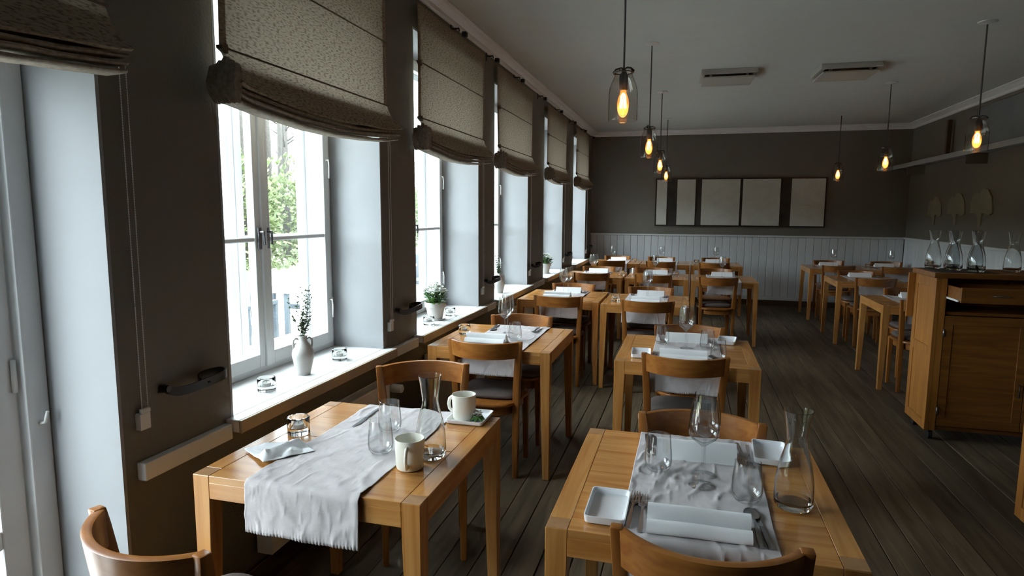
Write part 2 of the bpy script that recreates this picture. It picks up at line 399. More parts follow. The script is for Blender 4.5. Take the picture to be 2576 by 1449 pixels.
def make_door(a, b):
    t = 0.012; xf = -0.36
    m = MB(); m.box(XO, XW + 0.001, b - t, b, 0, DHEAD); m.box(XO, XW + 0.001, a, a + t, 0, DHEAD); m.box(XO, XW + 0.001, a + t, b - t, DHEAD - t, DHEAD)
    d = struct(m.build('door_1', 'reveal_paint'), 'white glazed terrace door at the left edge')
    f = MB(); f.box(xf - 0.1, xf, a + t, a + t + 0.07, 0, DHEAD - t); f.box(xf - 0.1, xf, b - t - 0.07, b - t, 0, DHEAD - t); f.box(xf - 0.1, xf, a + t + .07, b - t - .07, DHEAD - t - 0.07, DHEAD - t); f.box(xf - 0.1, xf, a + t + .07, b - t - .07, 0, 0.03)
    f.build('door_frame', 'white_paint', d, bevel=0.005)
    m0 = (a + b) / 2
    for lo, hi, sg in ((a + t + .074, m0 - .002, 1), (m0 + .002, b - t - .074, -1)):
        l = MB(); x1 = xf - 0.03; x0 = x1 - 0.05
        l.box(x0, x1, lo, lo + .08, .035, DHEAD - .085); l.box(x0, x1, hi - .08, hi, .035, DHEAD - .085); l.box(x0, x1, lo + .08, hi - .08, .035, .12); l.box(x0, x1, lo + .08, hi - .08, .50, .56); l.box(x0, x1, lo + .08, hi - .08, DHEAD - .16, DHEAD - .085)
        lf_ = l.build('door_leaf', 'white_paint', d, bevel=0.005)
        box(x0 + .02, x1 - .02, lo + .075, hi - .075, .115, .505).build('lower_pane', 'window_pane', lf_); box(x0 + .023, x1 - .023, lo + .075, hi - .075, .555, DHEAD - .155).build('pane', 'window_pane', lf_)
        yh = hi - .01 if sg < 0 else lo + .01
        for zh in (.3, 1.02, 1.8): MB().tube([(x1 + .006, yh, zh - .05), (x1 + .006, yh, zh + .05)], .008, 8).build('hinge', 'white_plastic', lf_, smooth=True)
        if sg < 0: MB().tube([(x1, lo + .045, 1.02), (x1 + .04, lo + .045, 1.02), (x1 + .045, lo + .13, 1.02)], .008, 8).build('door_handle', 'steel', lf_, smooth=True)
    MB().tube([(xf, b - t - .035, .86), (xf + .02, b - t - .035, .865), (xf + .028, b - t - .03, .90)], .005, 8).build('stay_hook', 'white_plastic', d, smooth=True)
for i, (a, b) in enumerate(WIN):
    m = MB(); t = 0.012
    if i == 0: make_door(a, b); continue
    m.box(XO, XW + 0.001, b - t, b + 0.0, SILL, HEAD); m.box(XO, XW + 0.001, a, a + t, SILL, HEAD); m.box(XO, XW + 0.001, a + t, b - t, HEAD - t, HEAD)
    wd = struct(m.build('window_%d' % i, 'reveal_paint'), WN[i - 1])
    # frame
    f = MB(); fa, fb = a + t, b - t; fx0, fx1 = XF - 0.19, XF - 0.004
    f.box(fx0, fx1, fa, fa + 0.04, SILL, HEAD - t); f.box(fx0, fx1, fb - 0.04, fb, SILL, HEAD - t)
    f.box(fx0, fx1, fa + 0.04, fb - 0.04, SILL, SILL + 0.035); f.box(fx0, fx1, fa + 0.04, fb - 0.04, HEAD - t - 0.035, HEAD - t)
    f.build('window_frame', 'white_paint', wd, bevel=0.004)
    mid = (a + b) / 2
    casement(wd, fa + 0.028, mid - 0.004, XF + 0.008, 0.042, (1.385, 2.02), 1, True)
    casement(wd, mid + 0.004, fb - 0.028, XF + 0.008, 0.042, (1.385, 2.02), -1, True)
    box(XF + 0.006, XF + 0.02, mid - 0.018, mid + 0.018, SILL + 0.03, HEAD - 0.04).build('cover_strip', 'white_paint', wd, bevel=0.004)
    casement(wd, fa + 0.02, mid - 0.002, XF - 0.135, 0.042, (1.385, 2.02), 1, False)
    casement(wd, mid + 0.002, fb - 0.02, XF - 0.135, 0.042, (1.385, 2.02), -1, False)
    sl = MB(); sl.box(XF - 0.02, XW - 0.002, a, b, SILL - 0.05, SILL); sl.box(XW - 0.002, -0.032, a - 0.03, b + 0.03, SILL - 0.048, SILL)
    so = sl.build('window_sill', 'sill_paint', wd, bevel=0.004)
    box(-0.0325, -0.02, a - 0.03, b + 0.03, SILL - 0.05, SILL - 0.0005).build('nosing', 'nosing_beige', so, bevel=0.003)
# beige strip on the piers between the sills
for i in range(len(WIN)):
    y0 = WIN[i][1] + 0.04; y1 = (WIN[i + 1][0] - 0.035) if i + 1 < len(WIN) else YB
    struct(box(XW, XW + 0.035, y0, y1, SILL - 0.07, SILL - 0.012).build('trim_%d' % (i + 4), 'sill_paint', bevel=0.004), 'pale strip on the pier below sill level')

# ------------------------------------------------------------------ curtain rail and blinds
rail = thing('curtain_rail', 'long black curtain rail just below the cornice above all windows', 'curtain rail', (0, 0, 0))
MB().tube([(-0.028, YN + 0.02, 2.775), (-0.028, YB - 0.10, 2.775)], 0.012, 10).build('rod', 'black_iron', rail, smooth=True)
MB().lathe([(0, 0), (0.02, 0.003), (0.026, 0.02), (0.02, 0.037), (0, 0.04)], 12, (0, 0, 0)).build('finial', 'black_iron', rail, smooth=True)
rail.children[-1].location = (-0.028, YB - 0.10, 2.755)
for yy in (1.7, 2.55, 3.42, 4.3, 5.1, 5.95, 6.95, 7.9, 8.9, 9.85, 10.75):
    MB().tube([(XW, yy, 2.79), (-0.03, yy, 2.79), (-0.028, yy, 2.77)], 0.006, 6).box(XW, XW + 0.006, yy - 0.012, yy + 0.012, 2.755, 2.82).build('bracket', 'black_iron', rail)
    MB().box(-0.045, -0.01, yy + 0.09, yy + 0.13, 2.762, 2.795).build('clamp', 'black_iron', rail, bevel=0.004)
BX = -0.045
def make_blind(a, b, label, seed):
    W = b - a
    t = thing('roman_blind', label, 'blind', (BX, a, 0), group='roman blinds over the windows')
    ZR = 2.09
    def sag(u): return 1 - (2 * u - 1) ** 2
    def nz(u, z, k=1.0): return noise.noise(Vector((u * W * 5 * k, z * 1.1, seed * 7.3)))
    def flat(u, v):
        z = 2.755 - v * (2.755 - ZR)
        return ((0.011 * nz(u, z * .5) + 0.004 * nz(u, z * .4, 3.2)) * min(1, 3 * (1 - v) + .15), u * W, z)
    MB().grid(flat, 110, 30).build('fabric', 'blind_fabric', t, smooth=True)
    for ya, yb in ((0.0, 0.036), (W - 0.036, W)):
        MB().grid(lambda u, v, ya=ya, yb=yb: (flat((ya + (yb - ya) * u) / W, v)[0] - 0.003, ya + (yb - ya) * u, flat(0, v)[2]), 4, 30).build('hem', 'blind_fold_fabric', t, smooth=True)
    for zr in (2.42, ZR):
        MB().tube([(0.008, 0.0, zr), (0.008, W, zr)], 0.004, 6).build('rod_pocket', 'blind_rod', t, smooth=True)
        MB().hexa([(-0.004, -0.012, zr - .006), (0.02, -0.012, zr - .006), (0.02, 0.02, zr - .02), (-0.004, 0.02, zr - .02), (-0.004, -0.012, zr + .004), (0.02, -0.012, zr + .004), (0.02, 0.02, zr + .012), (-0.004, 0.02, zr + .012)]).build('rod_tab', 'blind_rod', t)
    # swelling pocket below the last rod, then the stacked folds
    pts = [(0.0, ZR), (0.010, 2.06), (0.028, 2.02), (0.048, 1.998), (0.062, 1.976), (0.067, 1.968), (0.060, 1.963), (0.030, 1.968), (0.0, 1.978)]
    def swell(u, v):
        f = v * (len(pts) - 1); i = min(int(f), len(pts) - 2); r = f - i
        x = pts[i][0] * (1 - r) + pts[i + 1][0] * r; z = pts[i][1] * (1 - r) + pts[i + 1][1] * r
        k = min(1, (ZR - z) / 0.12)
        e = 1 + 0.35 * k * max(0, 1 - min(u, 1 - u) / 0.06)
        return (x * e + 0.010 * nz(u, z, 1.3) * k, u * W, z - 0.035 * k * sag(u) + 0.006 * k * nz(u, z + 3))
    MB().grid(swell, 64, 24).build('swag', 'blind_fabric', t, smooth=True)
    box(-0.012, -0.006, 0.004, W - 0.004, 1.93, 2.045).build('rear_fold', 'blind_fold_fabric', t)
    for q, (zt, d, th) in enumerate(((1.956, 0.058, 0.012), (1.936, 0.060, 0.012), (1.914, 0.052, 0.011))):
        rings = []
        for i in range(49):
            u = i / 48; s_ = sag(u); e = 1 + 0.25 * max(0, 1 - min(u, 1 - u) / 0.05)
            zz = zt - 0.038 * s_ + 0.004 * nz(u, q * 5.0, 1.6); dd = (d + 0.006 * nz(u, q * 3.3 + 9)) * e
            rings.append([(-0.012, u * W, zz), (dd * 0.6, u * W, zz - 0.001), (dd * 0.97, u * W, zz + 0.002), (dd, u * W, zz - th * 0.35), (dd * 0.93, u * W, zz - th * 0.8), (dd * 0.5, u * W, zz - th), (-0.012, u * W, zz - th * 1.1)])
        MB().loft(rings).build('fold', 'blind_fold_fabric', t, smooth=50)
    # pleated ends of the stack
    for e in (0,):
        y0 = -0.012 if e == 0 else W + 0.012
        c = MB(); sg = 1 if e == 0 else -1
        for q in range(5):
            xq = -0.016 + q * 0.021; zt = 2.055 - 0.012 * abs(q - 2)
            R2 = []
            for z, wx, wy, off in ((zt, 0.004, 0.010, 0.014), (2.02, 0.009, 0.020, 0.006), (1.965, 0.012, 0.026, -0.004), (1.925, 0.010, 0.022, -0.002), (1.895, 0.004, 0.010, 0.008)):
                yc = y0 + sg * off; R2.append([(xq - wx, yc - wy, z), (xq + wx, yc - wy * .6, z), (xq + wx, yc + wy, z), (xq - wx, yc + wy * .6, z)])
            c.loft(R2)
        c.build('pleat_end', 'blind_fold_fabric', t, smooth=50)
    # bead chain with weight
    ch = MB(); zb = 0.89
    for yy in (W + 0.055, W + 0.078):
        ch.tube([(-0.025, yy, 1.95), (-0.025, yy, zb)], 0.0012, 5)
        z = 1.95
        while z > zb:
            ch.lathe([(0, -0.0028), (0.0026, 0), (0, 0.0028)], 6, (-0.025, yy, z)); z -= 0.0075
    cho = ch.build('bead_chain', 'white_plastic', t, smooth=True)
    wz = MB(); wz.loft([[(-0.04 + sx * .016, W + 0.0665 + sy * .02, zz) for sx, sy in ((-1, -1), (1, -1), (1, 1), (-1, 1))] for zz in (0.83, 0.885)] )
    wz.box(-0.034, -0.018, W + 0.05, W + 0.083, 0.885, 0.90)
    wz.build('chain_weight', 'white_plastic', cho, bevel=0.004)
    return t
BL = ['pulled-up beige roman blind cut off at the top left', 'largest beige roman blind, over the window with handled vase', 'beige roman blind over window with big potted white flowers', 'third full roman blind, middle of the row', 'beige roman blind second from the back wall', 'small beige roman blind nearest the back wall']
for i in range(len(WIN)):
    a, b = WIN[i]; make_blind(a - 0.02, b + 0.0, BL[i], i + 1)
# iron holdbacks on the piers
def make_hook():
    t = thing('curtain_holdback', '', 'holdback')
    p = [(0.012, -0.015, 0.012), (0.022, -0.005, 0.004), (0.036, 0.03, -0.006), (0.055, 0.08, -0.004), (0.072, 0.14, 0.004), (0.082, 0.21, 0.010), (0.080, 0.265, 0.014), (0.064, 0.292, 0.018), (0.044, 0.285, 0.020), (0.026, 0.24, 0.018), (0.020, 0.20, 0.014), (0.034, 0.160, 0.008), (0.062, 0.135, 0.004)]
    p = [(x, y * .72, z) for x, y, z in p]; pts = []
    for i in range(len(p) - 1):
        a = Vector(p[max(0, i - 1)]); b = Vector(p[i]); c = Vector(p[i + 1]); d = Vector(p[min(len(p) - 1, i + 2)])
        for s_ in range(4):
            q = s_ / 4; pts.append(0.5 * ((2 * b) + (-a + c) * q + (2 * a - 5 * b + 4 * c - d) * q * q + (-a + 3 * b - 3 * c + d) * q ** 3))
    rings = []
    for i, c in enumerate(pts):
        tn = (pts[min(i + 1, len(pts) - 1)] - pts[max(0, i - 1)]).normalized(); sd = tn.cross(Vector((0, 0, 1))).normalized() * 0.003; up = Vector((0, 0, 0.015))
        rings.append([c - sd - up, c + sd - up, c + sd + up, c - sd + up])
    MB().loft(rings).build('strap', 'black_iron', t, smooth=40)
    MB().tube([(0.0, -0.012, 0.012), (0.034, -0.012, 0.012)], 0.012, 10).lathe([(0, 0), (0.017, 0), (0.017, 0.004), (0, 0.004)], 10, (0.004, -0.012, 0)).build('mount', 'black_iron', t, smooth=40)
    MB().lathe([(0, 0.004), (0.005, 0.002), (0.006, -0.002), (0, -0.004)], 8, (0.078, 0.115, 0.005)).build('rivet', 'black_iron', t, smooth=True)
    return t
hook = Kit(make_hook)
HL = ['curved black iron holdback on the pier nearest the camera', 'black iron holdback on pier right of the first full window', 'black iron holdback on the third pier, above second table', 'black iron holdback on the fourth pier', 'black iron holdback on the fifth pier', 'farthest black iron holdback beside the back corner']
for i in range(len(WIN)):
    hook((XW, WIN[i][1] + 0.165, 0.928), 0, HL[i], 'iron holdbacks on the window piers')

# ------------------------------------------------------------------ radiators and socket
def make_rad():
    t = thing('radiator', '', 'radiator')
    m = MB(); m.box(0.015, 0.023, 0, 1.05, 0.14, 0.57); m.box(0.075, 0.083, 0, 1.05, 0.14, 0.57); m.build('panel', 'white_plastic', t, bevel=0.003)
    box(0.013, 0.085, -0.003, 0.0, 0.14, 0.585).build('side_cover', 'white_plastic', t, bevel=0.001); box(0.013, 0.085, 1.05, 1.053, 0.14, 0.585).build('side_cover', 'white_plastic', t, bevel=0.001)
    g = MB(); g.box(0.013, 0.02, 0, 1.05, 0.572, 0.585); g.box(0.078, 0.085, 0, 1.05, 0.572, 0.585)
    y = 0.0
    while y < 1.05: g.box(0.02, 0.078, y, y + 0.006, 0.575, 0.583); y += 0.014
    g.build('grille', 'white_plastic', t)
    v = MB(); v.tube([(0.05, 1.05, 0.53), (0.05, 1.10, 0.53)], 0.009, 8); v.tube([(0.05, 1.10, 0.50), (0.05, 1.10, 0.545)], 0.016, 12); v.tube([(0.05, 1.10, 0.51), (0.05, 1.10, 0.0)], 0.008, 8)
    vo = v.build('valve', 'steel', t, smooth=40)
    k = MB(); k.tube([(0.06, 1.10, 0.53), (0.075, 1.10, 0.53), (0.08, 1.10, 0.53), (0.135, 1.10, 0.53), (0.14, 1.10, 0.53)], [0.018, 0.02, 0.025, 0.024, 0.018], 20); k.build('thermostat_knob', 'white_plastic', vo, smooth=35)
    MB().box(0, 0.02, 0.15, 0.19, 0.2, 0.5).box(0, 0.02, 0.86, 0.90, 0.2, 0.5).build('wall_bracket', 'white_plastic', t)
    return t
rad = Kit(make_rad)
for lab, i in (('white panel radiator with thermostat knob behind the front table', 1), ('white panel radiator under the second full window', 2), ('white panel radiator under the third full window', 3)):
    rad((XW, WIN[i][0] + 0.10, 0), 0, lab, 'radiators under the sills')
sk = thing('wall_socket', 'double white wall socket low under the front left table', 'socket', (XW, 2.17, 0.06))
box(0, 0.03, 0, 0.17, 0, 0.10).build('plate', 'white_plastic', sk, bevel=0.004)
for q in (0.045, 0.125): MB().lathe([(0.0, 0.0), (0.022, 0.0), (0.024, 0.004), (0.026, 0.004)], 16).build('outlet', 'bakelite', sk); sk.children[-1].location = (0.031, q, 0.05); sk.children[-1].rotation_euler = (0, PI / 2, 0)

# ------------------------------------------------------------------ tables
TW, TD, TH = 0.735, 0.755, 0.74
LG = 0.056
def make_table():
    t = thing('dining_table', '', 'table')
    hx, hy = TW / 2, TD / 2
    for sx in (-1, 1):
        for sy in (-1, 1):
            def ring(z, w):   # outer corner stays vertical, inner faces taper
                x0, x1 = sorted((sx * hx, sx * (hx - w))); y0, y1 = sorted((sy * hy, sy * (hy - w)))
                return [(x0, y0, z), (x1, y0, z), (x1, y1, z), (x0, y1, z)]
            lo = MB().loft([ring(0, 0.036), ring(TH - 0.08, LG), ring(TH - 0.001, LG)]).build('leg', 'birch_z', t, bevel=0.0015, seg=1)
            x0, x1 = sorted((sx * (hx - .0015), sx * (hx - LG + .0012))); y0, y1 = sorted((sy * (hy - .0015), sy * (hy - LG + .0012)))
            box(x0, x1, y0, y1, TH - 0.002, TH).build('end_grain', 'end_grain', lo)
        x0, x1 = sorted((sx * hx, sx * (hx - LG)))
        box(x0, x1, -hy + LG, hy - LG, TH - 0.072, TH).build('side_rail', 'birch_y', t, bevel=0.0015, seg=1)
    for sy in (-1, 1):
        y0, y1 = sorted((sy * hy, sy * (hy - 0.024)))
        box(-hx + LG, hx - LG, y0, y1, TH - 0.072, TH - 0.0214).build('end_rail', 'birch_x', t, bevel=0.0015, seg=1)
        ys = [0.0012, hy * 0.5, hy] if sy > 0 else [-hy, -hy * 0.5, -0.0012]
        for a, b in zip(ys, ys[1:]):
            box(-hx + LG + .0006, hx - LG - .0006, a + .0003, b - .0003, TH - 0.022, TH - 0.0003).build('top_board', 'birch_x', t, bevel=0.001, seg=1)
    return t
table = Kit(make_table)
TB = {  # key: (x0, y0, description)
    'L1': (0.162, 1.474, 'front left table by the window'),
    'R1': (1.243, 1.457, 'front right table'),
    'L2': (0.112, 3.358, 'second table along the windows'),
    'R2': (1.209, 3.300, 'second right-hand table'),
    'L3': (0.100, 5.425, 'left table of the middle pair'),
    'R3': (0.862, 5.345, 'right table of the middle pair'),
    'L4': (0.085, 7.56, 'left table of the row of three'),
    'M4': (0.858, 7.57, 'centre table of the row of three'),
    'R4': (1.622, 7.54, 'right table of the row of three'),
    'L5': (0.130, 9.75, 'left table of the back row'),
    'M5': (0.878, 9.74, 'centre table of the back row'),
    'R5': (1.628, 9.76, 'right table of the back row'),
    'S1': (3.262, 9.74, 'left corner table beyond the sideboard'),
    'S4': (4.010, 9.74, 'right corner table beyond the sideboard'),
    'S2': (3.262, 8.00, 'single table between corner and sideboard tables'),
    'S3': (3.200, 5.98, 'table right behind the sideboard'),
}
TC = {}
for k, (x0, y0, d) in TB.items():
    TC[k] = (x0 + TW / 2, y0 + TD / 2)
    extra = {'L1': 'square birch dining table with two mugs and a crumpled napkin', 'R1': 'square birch dining table at front right with full place setting'}.get(k, 'square birch table, ' + d)
    table((*TC[k], 0), 0, extra, 'birch dining tables')

# ------------------------------------------------------------------ chairs
def make_chair():
    t = thing('dining_chair', '', 'chair')
    c, s_ = 0.195, 0.10; Rr = (c * c + s_ * s_) / (2 * s_); a0 = math.asin(c / Rr)
    zt = 0.80
    def arc(a, r): return (r * math.sin(a), -s_ + Rr - r * math.cos(a))
    rings = []
    for i in range(33):
        a = -a0 + 2 * a0 * i / 32; k = abs(a / a0)
        x0, y0 = arc(a, Rr + 0.011); x1, y1 = arc(a, Rr - 0.011)
        zb = zt - 0.092 + 0.0 * k; lean = 0.012
        rings.append([(x0, y0 + lean, zb), (x1, y1 + lean, zb), (x1, y1, zt - .002), ((x0 * .3 + x1 * .7), y0 * .3 + y1 * .7, zt), ((x0 * .7 + x1 * .3), y0 * .7 + y1 * .3, zt), (x0, y0, zt - .002)])
    MB().loft(rings).build('backrest', 'chairwood_x', t, smooth=40)
    for sx in (-1, 1):
        R_ = []
        for z, x, y, w, d in ((0, 0.178, 0.012, 0.030, 0.030), (0.2, 0.178, 0.018, 0.034, 0.036), (0.43, 0.179, 0.026, 0.038, 0.042), (0.55, 0.183, 0.022, 0.038, 0.042), (0.68, 0.192, 0.010, 0.036, 0.038), (0.76, 0.199, 0.002, 0.034, 0.034), (0.802, 0.204, -0.002, 0.030, 0.030)):
            x *= sx; R_.append([(x - w / 2, y - d / 2, z), (x + w / 2, y - d / 2, z), (x + w / 2, y + d / 2, z), (x - w / 2, y + d / 2, z)])
        MB().loft(R_).build('rear_leg', 'chairwood_z', t, bevel=0.004, seg=2, smooth=40)
        R_ = []
        for z, x, y, w in ((0, 0.168, 0.325, 0.026), (0.43, 0.165, 0.325, 0.038)):
            x *= sx; R_.append([(x - w / 2, y - w / 2, z), (x + w / 2, y - w / 2, z), (x + w / 2, y + w / 2, z), (x - w / 2, y + w / 2, z)])
        MB().loft(R_).build('front_leg', 'chairwood_z', t, bevel=0.004, seg=2)
    # rounded seat: super-ellipse outline
    def outline(sc, n=40):
        o = []
        for i in range(n):
            a = 2 * PI * i / n; ca, sa = math.cos(a), math.sin(a); e = 0.62
            x = 0.205 * sc * math.copysign(abs(ca) ** e, ca) * (1.0 if sa > 0 else 0.94); y = 0.155 + (0.205 if sa > 0 else 0.225) * sc * math.copysign(abs(sa) ** e, sa)
            o.append((x, y))
        return o
    def slab(levels): return MB().loft([[(x, y, z) for x, y in outline(s2)] for s2, z in levels])
    slab([(0.93, 0.428), (0.99, 0.431), (1.0, 0.440), (0.985, 0.447), (0.93, 0.450)]).build('seat', 'chairwood_y', t, smooth=50)
    ap = MB(); o1 = outline(0.86); o2 = outline(0.80)
    ap.loft([[(x, y, 0.375) for x, y in o1], [(x, y, 0.428) for x, y in o1], [(x, y, 0.428) for x, y in o2], [(x, y, 0.375) for x, y in o2], [(x, y, 0.375) for x, y in o1]], caps=False)
    ap.build('apron', 'chairwood_x', t, smooth=50)
    return t
chair = Kit(make_chair)
def make_cushion():
    def outline(sc, n=40):
        o = []
        for i in range(n):
            a = 2 * PI * i / n; ca, sa = math.cos(a), math.sin(a)
            o.append((0.18 * sc * math.copysign(abs(ca) ** 0.45, ca), 0.18 + 0.165 * sc * math.copysign(abs(sa) ** 0.45, sa)))
        return o
    o = MB().loft([[(x, y, z) for x, y in outline(q)] for q, z in ((0.9, 0.0), (1.0, 0.010), (1.0, 0.024), (0.93, 0.036), (0.6, 0.042), (0.2, 0.043))]).build('seat_cushion', 'cushion_cloth', smooth=60)
    return tag(o, '', 'cushion')
cushion = Kit(make_cushion)
CH = [  # left end, right end of the back rail on the plan, facing (1 away, -1 towards viewer), label, cushion
    ((0.200, 1.130), (0.598, 1.030), 1, 'birch chair pulled out at the bottom left corner', 1),
    ((0.190, 2.600), (0.570, 2.765), -1, 'birch chair facing the front left table from its far side', 0),
    ((1.425, 1.395), (1.835, 1.400), 1, 'birch chair cut off at the bottom edge, front right table', 1),
    ((1.420, 2.255), (1.840, 2.240), -1, 'birch chair on the far side of the front right table', 1),
    ((0.268, 3.320), (0.686, 3.330), 1, 'birch chair on near side of second table along windows', 1),
    ((0.262, 4.170), (0.672, 4.205), -1, 'birch chair on far side of second table along windows', 1),
    ((1.362, 3.255), (1.780, 3.262), 1, 'birch chair on near side of second right-hand table', 1),
    ((1.385, 4.085), (1.803, 4.120), -1, 'birch chair on far side of second right-hand table', 1),
    ((0.292, 5.320), (0.704, 5.322), 1, 'birch chair on near side of middle pair, left table', 1),
    ((0.262, 6.260), (0.678, 6.255), -1, 'birch chair on far side of middle pair, left table', 1),
    ((1.058, 5.235), (1.472, 5.270), 1, 'birch chair on near side of middle pair, right table', 1),
    ((1.030, 6.190), (1.450, 6.180), -1, 'birch chair on far side of middle pair, right table', 1),
    ((0.262, 7.485), (0.674, 7.510), 1, 'birch chair on near side of left table, row of three', 1),
    ((0.225, 8.400), (0.645, 8.420), -1, 'birch chair on far side of left table, row of three', 0),
    ((0.985, 7.480), (1.403, 7.505), 1, 'birch chair on near side of centre table, row of three', 1),
    ((0.920, 8.400), (1.340, 8.410), -1, 'birch chair on far side of centre table, row of three', 0),
    ((1.706, 7.410), (2.128, 7.455), 1, 'birch chair standing clear in front of right table, row of three', 1),
    ((1.728, 8.550), (2.130, 8.520), -1, 'birch chair on far side of right table, row of three', 0),
    ((0.250, 9.540), (0.668, 9.560), 1, 'birch chair on near side of left table, back row', 0),
    ((0.240, 10.60), (0.660, 10.60), -1, 'birch chair on far side of left table, back row', 0),
    ((0.985, 9.550), (1.405, 9.570), 1, 'birch chair on near side of centre table, back row', 0),
    ((0.955, 10.57), (1.375, 10.58), -1, 'birch chair on far side of centre table, back row', 0),
    ((1.745, 9.570), (2.165, 9.600), 1, 'birch chair on near side of right table, back row', 0),
    ((1.805, 10.61), (2.225, 10.60), -1, 'birch chair on far side of right table, back row', 0),
    ((3.47, 10.64), (3.89, 10.66), -1, 'birch chair behind the left corner table', 0),
    ((4.27, 10.66), (4.69, 10.66), -1, 'birch chair behind the right corner table', 0),
    ((3.405, 9.64), (3.823, 9.67), 1, 'birch chair before the left corner table', 1),
    ((4.155, 9.64), (4.573, 9.66), 1, 'birch chair before the right corner table', 0),
    ((3.42, 7.87), (3.84, 7.90), 1, 'birch chair before the single table beyond the sideboard', 1),
    ((3.43, 8.80), (3.85, 8.80), -1, 'birch chair behind the single table beyond the sideboard', 1),
    ((3.435, 6.83), (3.853, 6.86), -1, 'birch chair behind the table next to the sideboard', 1),
    ((3.32, 5.94), (3.74, 5.95), 1, 'birch chair squeezed between sideboard and its nearest table', 1),
]
for a, b, face, lab, cu in CH:
    c = ((a[0] + b[0]) / 2, (a[1] + b[1]) / 2, 0); rz = math.atan2(b[1] - a[1], b[0] - a[0]) + (0 if face > 0 else PI)
    chair(c, rz, lab, 'birch dining chairs')
    if cu: cushion((c[0], c[1], 0.4505), rz, 'dark cushion on the ' + lab.replace('birch ', ''), 'dark seat cushions')

# ------------------------------------------------------------------ things on the tables
RW = 0.37
def make_runner(seed):
    def mk():
        hang = 0.15; L = TD + 2 * hang; nu, nv = 150, 96
        def fn(u, v):
            x = (u - 0.5) * RW; s_ = v * L - hang
            wr = 0.0; amp = 0.004
            n1 = noise.noise(Vector((x * 9, s_ * 7, seed))) + 0.5 * noise.noise(Vector((x * 22, s_ * 15, seed + 5)))
            def ridge(fx, fy, sk, o_): return max(0.0, 0.30 - abs(noise.noise(Vector((x * fx + s_ * sk, s_ * fy - x * sk, seed + o_)))) * 1.9)
            msk = 0.35 + 0.65 * max(0.0, min(1.0, 0.5 + noise.noise(Vector((x * 4, s_ * 4, seed + 31)))))
            bump = msk * (0.014 * ridge(5, 4, 3, 9) + 0.013 * ridge(12, 8, -6, 20) + 0.007 * ridge(20, 26, 9, 40))
            x += 0.004 * noise.noise(Vector((0, s_ * 4, seed + 2)))
            if 0 <= s_ <= TD:
                return (x, s_ - TD / 2, 0.0012 + 0.0012 * (n1 + 1) + bump)
            out = -s_ if s_ < 0 else s_ - TD          # distance over the edge
            sg = -1 if s_ < 0 else 1
            k = out / hang; y = TD / 2 + 0.004 + 0.010 * k + 0.006 * n1 * k + bump
            z = 0.001 - out
            if k > 0.9: fr_ = 0.5 + 0.8 * noise.noise(Vector((u * 9, 0, seed + 3))); y += 0.002 * fr_ * math.sin(u * 2 * PI * 34) * (k - 0.9) * 10; z -= (0.0016 * fr_ * math.sin(u * 2 * PI * 34 + 1) + 0.004 * noise.noise(Vector((u * 3, 1, seed)))) * (k - 0.9) * 10
            return (x, sg * y, z)
        m = MB().grid(fn, nu, nv)
        o = m.build('table_runner', 'linen', smooth=True)
        sd = o.modifiers.new('thickness', 'SOLIDIFY'); sd.thickness = 0.0012; sd.offset = 1
        return tag(o, '', 'table runner')
    return mk
RK = [Kit(make_runner(s_)) for s_ in (1.7, 4.2, 8.8)]
ZT = TH; ZR_ = TH + 0.0045      # wood level / cloth level
runner_off = {'L1': 0.005, 'R1': 0.0, 'L2': 0.025, 'R2': 0.005}
for i, k in enumerate(TB):
    RK[i % 3]((TC[k][0] + runner_off.get(k, 0), TC[k][1], TH), 0 if i % 2 else PI, 'pale grey linen runner on the ' + TB[k][2], 'linen table runners')

def make_napkin():
    prof = [(0.056, 0.0), (0.050, 0.004), (0.020, 0.040), (0.010, 0.051), (-0.002, 0.051), (-0.011, 0.042), (-0.012, 0.026), (-0.011, 0.013), (-0.017, 0.012), (-0.022, 0.022), (-0.033, 0.029), (-0.046, 0.027), (-0.057, 0.016), (-0.058, 0.005), (-0.048, 0.0)]
    pp = []
    for i in range(len(prof)):
        p0, p1, p2, p3 = prof[max(i - 1, 0)], prof[i], prof[min(i + 1, len(prof) - 1)], prof[min(i + 2, len(prof) - 1)]
        for q in (0, 1 / 3, 2 / 3) if i < len(prof) - 1 else (0,):
            pp.append(tuple(max(0 if c == 1 else -9, 0.5 * (2 * p1[c] + (p2[c] - p0[c]) * q + (2 * p0[c] - 5 * p1[c] + 4 * p2[c] - p3[c]) * q * q + (3 * p1[c] - p0[c] - 3 * p2[c] + p3[c]) * q ** 3)) for c in (0, 1)))
    prof = pp
    rings = []
    for i in range(17):
        u = i / 16; x = (u - 0.5) * 0.245
        rings.append([(x, y + 0.0025 * noise.noise(Vector((x * 9, 0.3, 3))), max(0, z + (0.0025 * noise.noise(Vector((x * 8, y * 9, 7))) if z > 0.002 else 0))) for y, z in prof])
    return tag(MB().loft(rings).build('folded_napkin', 'napkin_white', smooth=60), '', 'napkin')
napkin = Kit(make_napkin)
def lathe_kit(name, cat, prof, mat='stem_glass', seg=36):
    def mk(): return tag(MB().lathe(prof, seg).build(name, mat, smooth=35), '', cat)
    return Kit(mk)
wine = lathe_kit('wine_glass', 'wine glass', [(0, 0), (0.036, 0), (0.0375, 0.0012), (0.034, 0.003), (0.010, 0.006), (0.0045, 0.012), (0.0036, 0.05), (0.0038, 0.105), (0.006, 0.118), (0.020, 0.130), (0.036, 0.142), (0.0415, 0.152), (0.043, 0.166), (0.0415, 0.19), (0.0375, 0.225), (0.0335, 0.252), (0.0328, 0.2525), (0.0365, 0.224), (0.0402, 0.19), (0.0415, 0.166), (0.040, 0.153), (0.034, 0.144), (0.018, 0.133), (0.004, 0.126), (0, 0.125)])
